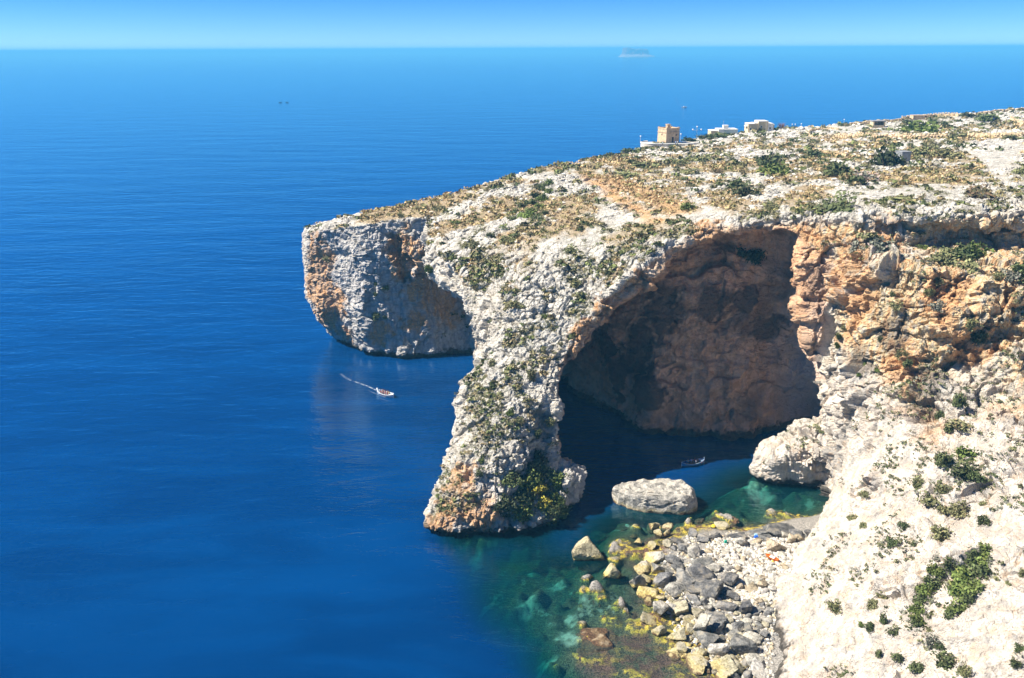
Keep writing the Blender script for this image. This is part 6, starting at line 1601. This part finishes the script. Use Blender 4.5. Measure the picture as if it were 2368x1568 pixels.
# white knobs of limestone standing out of the thin soil, too many to count
r = np.random.default_rng(77)
wt = m_plat * (1 - m_soil) * (1 - m_dry) * (0.1 + rocky) * (HV[:, 1] > 175) * np.clip(HV[:, 1] / 250, 0.5, 2.0)
I = r.choice(len(HV), 1700, p=wt / wt.sum())
s_ = r.uniform(0.25, 0.8, len(I)) * np.clip(HV[I, 1] / 240, 0.8, 1.6)
tv, tf = [], []
for q, (i, sz) in enumerate(zip(I, s_)):
    a = r.uniform(0, 6.28); ca, sa_ = math.cos(a), math.sin(a)
    Vq = pv[q % 3] * np.array([sz * 1.4, sz * 0.9, sz * 0.55])
    tv.append(np.stack((Vq[:, 0] * ca - Vq[:, 1] * sa_, Vq[:, 0] * sa_ + Vq[:, 1] * ca, Vq[:, 2]), 1) + HD[i] + (0, 0, 0.1 * sz)); tf.append(pf + q * len(Vq))
m, nt = new_mat('outcrop_stone'); nb = NB(nt)
nz4 = nb.noise(nb.pos(), 1.2, 5, 0.65)
nb.principled(nb.mix(nb.ramp(nz4, 0.35, 0.65), (0.42, 0.39, 0.33), (0.80, 0.75, 0.64)), 0.92, nz4, 0.3, 0.9, 0.1)
tag(link('limestone_knobs', mesh_np('limestone_knobs', np.concatenate(tv), np.concatenate(tf), smooth=False), m), 'small white limestone knobs scattered over the headland top', None, None, 'stuff')

# ---------------------------------------------------------------- boats, people and small things
def boat_hull(L, B, D, sheer=0.42, stem=0.35, n=22, m=9, th=0.06):
    """Open double ended hull with raised ends: outer shell, inner shell and rim."""
    def station(i, inset):
        t = i / (n - 1) * 2 - 1
        bw = B * .5 * max(0.0, (1 - abs(t) ** 2.4)) ** .75 - inset
        top = D + sheer * abs(t) ** 2.2 * (1.0 if t > 0 else 0.75)
        x = t * (L * .5 - inset * 1.5)
        bot = -0.25 + 0.35 * abs(t) ** 4 + inset * 1.6
        pts = []
        for j in range(m):
            a = j / (m - 1) * 2 - 1
            s_ = abs(a)
            yy = max(bw, 0.012) * (s_ ** .62) * (1 if a >= 0 else -1)
            zz = bot + (top - bot) * (s_ ** 2.1)
            pts.append((x, yy, zz))
        return pts
    V, F = [], []
    for shell, inset in ((0, 0.0), (1, th)):
        b = len(V)
        for i in range(n): V += station(i, inset)
        for i in range(n - 1):
            for j in range(m - 1):
                q = [b + i * m + j, b + (i + 1) * m + j, b + (i + 1) * m + j + 1, b + i * m + j + 1]
                F.append(q if shell else q[::-1])
    o = n * m
    for i in range(n - 1):
        for j, fl in ((0, 0), (m - 1, 1)):
            q = [i * m + j, (i + 1) * m + j, o + (i + 1) * m + j, o + i * m + j]
            F.append(q[::-1] if not fl else q)
    rail = [(station(i, -0.02)[m - 1], station(i, -0.02)[0]) for i in range(n)]
    return np.array(V), np.array(F), rail


def rail_mesh(rail, side, dz, r):
    mb = MB()
    for a, b in zip(rail[:-1], rail[1:]):
        p, q = a[side], b[side]
        mb.rod((p[0], p[1], p[2] + dz), (q[0], q[1], q[2] + dz), r, r, 5)
    return mb


def make_boat(name, label, loc, rz, L, B, hullm, railm, stripem, insidem, motor=None, stripe=None):
    b = empty(name, loc, label, 'boat', rz=rz)
    V, F, rail = boat_hull(L, B, 0.62)
    link('hull', mesh_np('hull', V, F), hullm, b)
    mb = rail_mesh(rail, 0, 0.0, .055)
    for a_, b_ in zip(rail[:-1], rail[1:]):
        mb.rod(a_[1], b_[1], .055, .055, 5)
    mb.build('gunwale', railm, b)
    mb = rail_mesh(rail, 0, -0.2, .05)
    for a_, b_ in zip(rail[:-1], rail[1:]):
        mb.rod((a_[1][0], a_[1][1], a_[1][2] - .2), (b_[1][0], b_[1][1], b_[1][2] - .2), .05, .05, 5)
    mb.build('rubbing_strake', stripem, b)
    MB().box(L * .5 - .16, -.06, -.2, L * .5 + .05, .06, 1.42).build('stem_post', railm, b)
    MB().box(-L * .5 - .04, -.05, -.2, -L * .5 + .14, .05, 1.0).build('stern_post', railm, b)
    MB().box(-L * .36, -B * .28, .10, L * .36, B * .28, .15).build('floor', insidem, b)
    for x in (-L * .26, -L * .06, L * .14):
        MB().box(x - .14, -B * .43, .40, x + .14, B * .43, .46).build('seat', insidem, b)
    dk = MB(); 
    q = [(L * .5 - .1, 0), (L * .30, B * .30), (L * .30, -B * .30)]
    vs = [dk.bm.verts.new((x, y, .80 + .12 * (x / L))) for x, y in q] + [dk.bm.verts.new((x, y, .74 + .12 * (x / L))) for x, y in q]
    for f in ((0, 1, 2), (5, 4, 3), (0, 3, 4, 1), (1, 4, 5, 2), (2, 5, 3, 0)): dk.bm.faces.new([vs[i] for i in f])
    dk.build('foredeck', railm, b)
    if motor:
        mo = MB().box(-L * .5 - .42, -.17, .75, -L * .5 - .02, .17, 1.3).build('outboard_motor', motor, b, .06)
        MB().box(-L * .5 - .3, -.06, -.3, -L * .5 - .12, .06, .75).build('motor_leg', M_METAL, mo)
    return b


def figure_mesh(sitting=True):
    """One continuous body grown along a skeleton."""
    if sitting:
        J = {'pelvis': (0, 0, .12, .15), 'waist': (0.0, 0, .32, .14), 'chest': (0.02, 0, .52, .165), 'neck': (.03, 0, .70, .06), 'head': (.05, 0, .83, .105), 'crown': (.05, 0, .93, .08)}
        for s in (-1, 1):
            J.update({f'sh{s}': (.02, .19 * s, .60, .07), f'el{s}': (.12, .25 * s, .36, .05), f'ha{s}': (.32, .16 * s, .27, .04), f'hip{s}': (.04, .10 * s, .10, .10), f'kn{s}': (.45, .13 * s, .14, .075), f'an{s}': (.47, .13 * s, -.26, .05), f'to{s}': (.60, .14 * s, -.30, .04)})
    else:
        J = {'pelvis': (0, 0, .95, .15), 'waist': (0, 0, 1.12, .135), 'chest': (0, 0, 1.32, .16), 'neck': (.01, 0, 1.50, .06), 'head': (.03, 0, 1.62, .105), 'crown': (.03, 0, 1.72, .08)}
        for s in (-1, 1):
            J.update({f'sh{s}': (0, .19 * s, 1.42, .07), f'el{s}': (.0, .27 * s, 1.15, .05), f'ha{s}': (.08, .27 * s, .90, .04), f'hip{s}': (0, .10 * s, .90, .10), f'kn{s}': (.04, .11 * s, .50, .075), f'an{s}': (0, .12 * s, .08, .05), f'to{s}': (.14, .13 * s, .04, .04)})
    E_ = [('pelvis', 'waist'), ('waist', 'chest'), ('chest', 'neck'), ('neck', 'head'), ('head', 'crown')]
    for s in (-1, 1):
        E_ += [('chest', f'sh{s}'), (f'sh{s}', f'el{s}'), (f'el{s}', f'ha{s}'), ('pelvis', f'hip{s}'), (f'hip{s}', f'kn{s}'), (f'kn{s}', f'an{s}'), (f'an{s}', f'to{s}')]
    names = list(J)
    me = bpy.data.meshes.new('person'); me.from_pydata([J[n][:3] for n in names], [(names.index(a), names.index(b)) for a, b in E_], [])
    o = bpy.data.objects.new('person_tmp', me); COL.objects.link(o)
    o.modifiers.new('k', 'SKIN')
    for i, n in enumerate(names):
        me.skin_vertices[0].data[i].radius = (J[n][3],) * 2
    me.skin_vertices[0].data[0].use_root = True
    sb = o.modifiers.new('s', 'SUBSURF'); sb.levels = 1; sb.render_levels = 1
    dg = bpy.context.evaluated_depsgraph_get()
    out = bpy.data.meshes.new_from_object(o.evaluated_get(dg)); out.name = 'person'
    bpy.data.objects.remove(o)
    for p in out.polygons: p.use_smooth = True
    return out


def person_material():
    """Skin on head and hands, clothing colour elsewhere, by height on the body."""
    m, nt = new_mat('person'); nb = NB(nt)
    oi = nb.n('ShaderNodeObjectInfo'); oc = nb.n('ShaderNodeTexCoord').outputs['Object']
    z = nb.n('ShaderNodeSeparateXYZ'); nb.lk(oc, z.inputs[0])
    al = oi.outputs['Alpha']                               # the height of the neck
    skin = nb.math('GREATER_THAN', z.outputs[2], al)
    legs = nb.math('LESS_THAN', z.outputs[2], nb.math('MULTIPLY', nb.math('SUBTRACT', al, 0.52), 1.0))
    c = nb.mix(legs, oi.outputs['Color'], (0.05, 0.06, 0.09))
    c = nb.mix(skin, c, (0.42, 0.25, 0.17))
    nb.principled(c, 0.8)
    return m


M_PERSON = person_material()
SIT = figure_mesh(True); STAND = figure_mesh(False)
SIT.materials.append(M_PERSON); STAND.materials.append(M_PERSON)
M_HAIR = [simple_mat('dark_hair', (0.03, 0.02, 0.015), 0.7), simple_mat('brown_hair', (0.10, 0.055, 0.03), 0.7), simple_mat('straw_hat', (0.6, 0.5, 0.3), 0.8)]
M_VEST = {'red': simple_mat('red_vest', (0.62, 0.05, 0.03), 0.6), 'orange': simple_mat('orange_vest', (0.75, 0.20, 0.02), 0.6), 'yellow': simple_mat('yellow_vest', (0.75, 0.50, 0.03), 0.6)}
hair_me, vest_me = {}, {}
for i, hm_ in enumerate(M_HAIR):
    mb = MB().ball((.035, 0, .90), .125, 2, .9)
    me = bpy.data.meshes.new('hair'); mb.bm.to_mesh(me); mb.bm.free(); me.materials.append(hm_); hair_me[i] = me
for k_, vm_ in M_VEST.items():
    mb = MB().box(-.17, -.20, .26, .20, .20, .66, .03)
    bmesh.ops.bevel(mb.bm, geom=mb.bm.edges[:], offset=.06, segments=2, affect='EDGES')
    me = bpy.data.meshes.new('life_vest'); mb.bm.to_mesh(me); mb.bm.free(); me.materials.append(vm_); vest_me[k_] = me


def person(loc, rz, shirt, label, group, sit=True, vest=None, hair=0):
    o = link('person', SIT if sit else STAND, None, None, loc, (0, 0, rz))
    o.color = (*shirt, 0.72 if sit else 1.51)
    tag(o, label, 'person', group)
    h = link('hair', hair_me[hair], None, o, (0, 0, 0 if sit else .79))
    if vest:
        link('life_vest', vest_me[vest], None, o)
    return o


M_BWHITE = simple_mat('boat_white', (0.80, 0.81, 0.82), 0.35, 0.04, 2, 0.5)
M_BBLUE = simple_mat('boat_blue', (0.03, 0.24, 0.55), 0.4, 0.08, 2, 0.5)
M_BPALE = simple_mat('boat_pale_blue', (0.45, 0.62, 0.75), 0.4, 0.08, 2, 0.5)
M_BRED = simple_mat('boat_red', (0.50, 0.03, 0.04), 0.4, 0.08, 2, 0.5)
M_BWOOD = simple_mat('boat_wood', (0.30, 0.18, 0.09), 0.6, 0.2, 3)
M_NAVY = simple_mat('navy_trim', (0.03, 0.05, 0.12), 0.5)


def on_boat(b, x, y, z):
    rz = b.rotation_euler.z; c, s_ = math.cos(rz), math.sin(rz)
    return Vector((b.location.x + x * c - y * s_, b.location.y + x * s_ + y * c, b.location.z + z))


wb = make_boat('motorboat', 'white open boat with a high stem and passengers in red life vests, leaving a wake', at_z(892, 914, 0), math.atan2(-3.6, 4.6), 6.2, 2.2, M_BWHITE, M_BWHITE, M_NAVY, M_BWHITE, motor=M_BWHITE)
rz = wb.rotation_euler.z
PX = [(-1.35, .45, 'red'), (-1.35, -.45, 'red'), (-.55, .5, 'red'), (-.55, -.5, 'red'), (-.1, 0, 'red'), (.45, .45, 'orange'), (.45, -.45, 'red'), (1.15, .3, 'yellow'), (1.15, -.35, 'red')]
PL = ['stern left seat', 'stern right seat', 'second row left', 'second row right', 'middle of the boat', 'third row left', 'third row right', 'bow left', 'bow right']
for i, ((x, y, v), pl) in enumerate(zip(PX, PL)):
    person(on_boat(wb, x - .15, y, .46), rz + random.uniform(-.5, .5), (0.5, 0.5, 0.5), 'seated passenger in %s life vest in the white boat, %s' % ('an orange' if v == 'orange' else 'a ' + v, pl), 'passengers of the white boat', True, v, i % 2)
person(on_boat(wb, -2.2, .1, .46), rz, (0.10, 0.42, 0.75), 'boatman in a light blue shirt at the stern of the white boat', 'passengers of the white boat', True, None, 0)
bb = make_boat('rowing_boat', 'blue wooden boat with a red and white bow and passengers, in the dark cave water', at_z(1602, 1074, 0), math.atan2(1.5, 5.0), 5.7, 2.0, M_BBLUE, M_BPALE, M_BBLUE, M_BWOOD)
V, F, rail = boat_hull(5.7, 2.0, 0.62)
mb = MB()
for sd in (0, 1):
    for a_, b_ in zip(rail[16:-1], rail[17:]):
        mb.rod((a_[sd][0], a_[sd][1] * 1.03, a_[sd][2] - .1), (b_[sd][0], b_[sd][1] * 1.03, b_[sd][2] - .1), .09, .09, 5)
mb.build('bow_band', M_BRED, bb)
rz = bb.rotation_euler.z
for i, (x, y, c, lb) in enumerate([(-1.9, 0, (0.02, 0.06, 0.30), 'boatman in a navy blue shirt at the stern of the blue boat'), (-1.0, .4, (0.5, 0.48, 0.5), 'passenger in a pale shirt on the rear seat of the blue boat'), (-.2, -.4, (0.35, 0.16, 0.10), 'passenger in a brown shirt amidships in the blue boat'),
                                   (-.1, .4, (0.5, 0.5, 0.75), 'passenger in a lilac shirt amidships in the blue boat'), (.6, -.35, (0.62, 0.58, 0.6), 'passenger in a white shirt on the front seat of the blue boat'), (.7, .35, (0.35, 0.05, 0.07), 'passenger in a dark red shirt on the front seat of the blue boat'), (1.25, 0, (0.35, 0.2, 0.18), 'passenger nearest the bow of the blue boat')]):
    person(on_boat(bb, x - .1, y, .46), rz + random.uniform(-.6, .6), c, lb, 'passengers of the blue boat', True, None, i % 3 if i % 3 < 2 else 1)

# distant boats
fb = make_boat('motorboat', 'tiny white motorboat far out, off the end of the headland', at_z(1582, 248.5, 0), 0.25, 9.0, 3.0, M_BWHITE, M_BWHITE, M_NAVY, M_BWHITE)
MB().box(-1.5, -.9, .5, 1.2, .9, 2.0, .15).build('cabin', M_BWHITE, fb, .08)
for u, lb in ((648, 'left one of two tiny dark boats far out on the open sea'), (664, 'right one of two tiny dark boats far out on the open sea')):
    db = make_boat('fishing_boat', lb, at_z(u, 237.5, 0), 0.1, 5.5, 1.9, M_NAVY, M_NAVY, M_NAVY, M_BWOOD)
    MB().rod((-.5, 0, .3), (-.5, 0, 2.6), .3, .25).build('mast', M_NAVY, db)

# wakes: thin broken foam lying on the water
def foam_material():
    m, nt = new_mat('wake_foam'); nb = NB(nt)
    P = nb.pos(); at = nb.n('ShaderNodeAttribute', attribute_name='foam')
    n_ = nb.noise(P, 1.6, 5, 0.7)
    a = nb.math('MULTIPLY', at.outputs['Fac'], nb.ramp(n_, 0.40, 0.62))
    d = nb.n('ShaderNodeBsdfDiffuse'); d.inputs['Color'].default_value = (0.75, 0.82, 0.86, 1)
    t_ = nb.n('ShaderNodeBsdfTransparent'); mx = nb.n('ShaderNodeMixShader')
    nb.lk(a, mx.inputs[0]); nb.lk(t_.outputs[0], mx.inputs[1]); nb.lk(d.outputs[0], mx.inputs[2])
    o = nb.n('ShaderNodeOutputMaterial'); nb.lk(mx.outputs[0], o.inputs['Surface'])
    return m


M_FOAM = foam_material()
FV_, FF_, FA_ = [], [], []


def wake(path, w0, w1, a0, a1):
    P = [at_z(u, v, 0.006) for u, v in path]
    pts = []
    for a, b in zip(P[:-1], P[1:]):
        n = max(2, int((b - a).length / 0.8)); pts += [a.lerp(b, i / n) for i in range(n)]
    for i, p in enumerate(pts):
        t_ = i / (len(pts) - 1); q = (pts[min(i + 1, len(pts) - 1)] - pts[max(i - 1, 0)]).normalized(); nrm = Vector((-q.y, q.x, 0)) * (w0 + (w1 - w0) * t_) * .5
        b = len(FV_)
        for k_, al in ((-1, 0), (0, 1), (1, 0)):
            FV_.append(tuple(p + nrm * k_)); FA_.append(al * (a0 + (a1 - a0) * t_))
        if i: FF_.append((b - 3, b - 2, b + 1, b)); FF_.append((b - 2, b - 1, b + 2, b + 1))


wake([(876, 905), (850, 893), (825, 884), (812, 880)], 0.7, 1.0, .7, .35)
wake([(812, 880), (800, 874), (785, 862)], 0.9, 1.3, .35, .12)
wake([(905, 918), (890, 918), (870, 911), (845, 900)], .5, .4, .6, .15)
wake([(1577, 1080), (1540, 1084), (1500, 1087)], .5, .3, .35, .15)
wake([(1580, 249), (1568, 240), (1562, 225)], 2.0, 5.0, .12, .03)
fo = mesh_np('wake_foam', np.array(FV_), np.array(FF_))
set_attr(fo, 'foam', np.array(FA_)[:, None] * np.ones((1, 3)))
tag(link('wake_foam', fo, M_FOAM), 'thin white foam trailing behind the boats', None, None, 'stuff')

# people on the headland
g = 'walkers near the watch tower'
for u, v, c, lb in ((1532, 336, (0.5, 0.5, 0.52), 'person standing on the tower terrace, left of the tower'), (1562, 335, (0.3, 0.35, 0.55), 'person in front of the tower, left one of the close pair'), (1566, 335, (0.6, 0.6, 0.6), 'person in front of the tower, right one of the close pair')):
    p = at_z(u, v, tb.z - .33); person((p.x, p.y, tb.z - .33), 0.5, c, lb, g, False)
p = hit_top(2298, 281)
person((p.x, p.y, ground(p.x, p.y)), 2.0, (0.03, 0.10, 0.55), 'person in blue standing in the dry grass at the right of the crest', None, False)

# things lying on the beach
def on_beach(X, Y):
    u, v = (1600 + X / 6.578) * 0.96377, (1220 + Y / 6.578) * 0.96377
    return on_bed(u, v)


M_ORANGE = simple_mat('orange_plastic', (0.80, 0.20, 0.015), 0.5, 0.1, 2)
M_RUST = simple_mat('rusty_orange_plastic', (0.50, 0.13, 0.02), 0.6, 0.2, 3)
M_YELLOW = simple_mat('yellow_plastic', (0.75, 0.55, 0.03), 0.5)
M_BLUEP = simple_mat('blue_fabric', (0.02, 0.12, 0.60), 0.7)
M_PALEB = simple_mat('pale_blue_fabric', (0.35, 0.60, 0.80), 0.7)
M_GRN = simple_mat('green_plastic', (0.01, 0.38, 0.26), 0.5)
p = on_beach(1660, 830)
f = empty('canoe', (p.x, p.y, p.z + .55), 'small orange hull with a white middle lying on the pale upper beach', 'boat', rz=RAD(-48))
V, F, rail = boat_hull(2.7, .9, .32, .12, n=14, m=7)
link('hull', mesh_np('hull', V, F), M_ORANGE, f)
MB().box(-.45, -.28, .05, .5, .28, .4).build('seat', M_BWHITE, f, .06)
MB().box(.75, -.22, .12, 1.25, .22, .36).build('hatch', M_RUST, f, .04)
p = on_beach(1668, 868)
q = empty('buoy', (p.x, p.y, p.z + .3), 'little yellow float beside the orange hull on the beach', 'buoy')
MB().ball((0, 0, 0), .26, 2).build('float', M_YELLOW, q); MB().rod((0, 0, .2), (0, 0, .42), .06).build('eye', M_YELLOW, q)
p = on_beach(735, 300)
q = empty('buoy', (p.x, p.y, max(p.z, 0) + .15), 'round yellow buoy with a dark band floating among the red weed', 'buoy')
MB().ball((0, 0, 0), .5, 2).build('float', M_YELLOW, q); MB().rod((0, 0, -.08), (0, 0, .08), .52, .52, 14).build('band', M_DARK, q)
p = on_beach(1408, 480)
q = empty('bag', (p.x, p.y, p.z + .25), 'bright blue bag with a pale top left at the back of the beach', 'bag')
MB().box(-.45, -.3, -.1, .45, .3, .5, .08).build('body', M_BLUEP, q, .1); MB().box(-.4, .0, .45, .3, .35, .75, .06).build('flap', M_PALEB, q, .06)
p = on_beach(925, 560)
q = empty('jerrycan', (p.x, p.y, p.z + .3), 'green plastic can wedged between grey boulders of the beach', 'can')
MB().box(-.26, -.2, -.1, .26, .2, .5, .03).build('body', M_GRN, q, .05); MB().rod((.1, 0, .5), (.1, 0, .62), .07).build('cap', M_DARK, q)
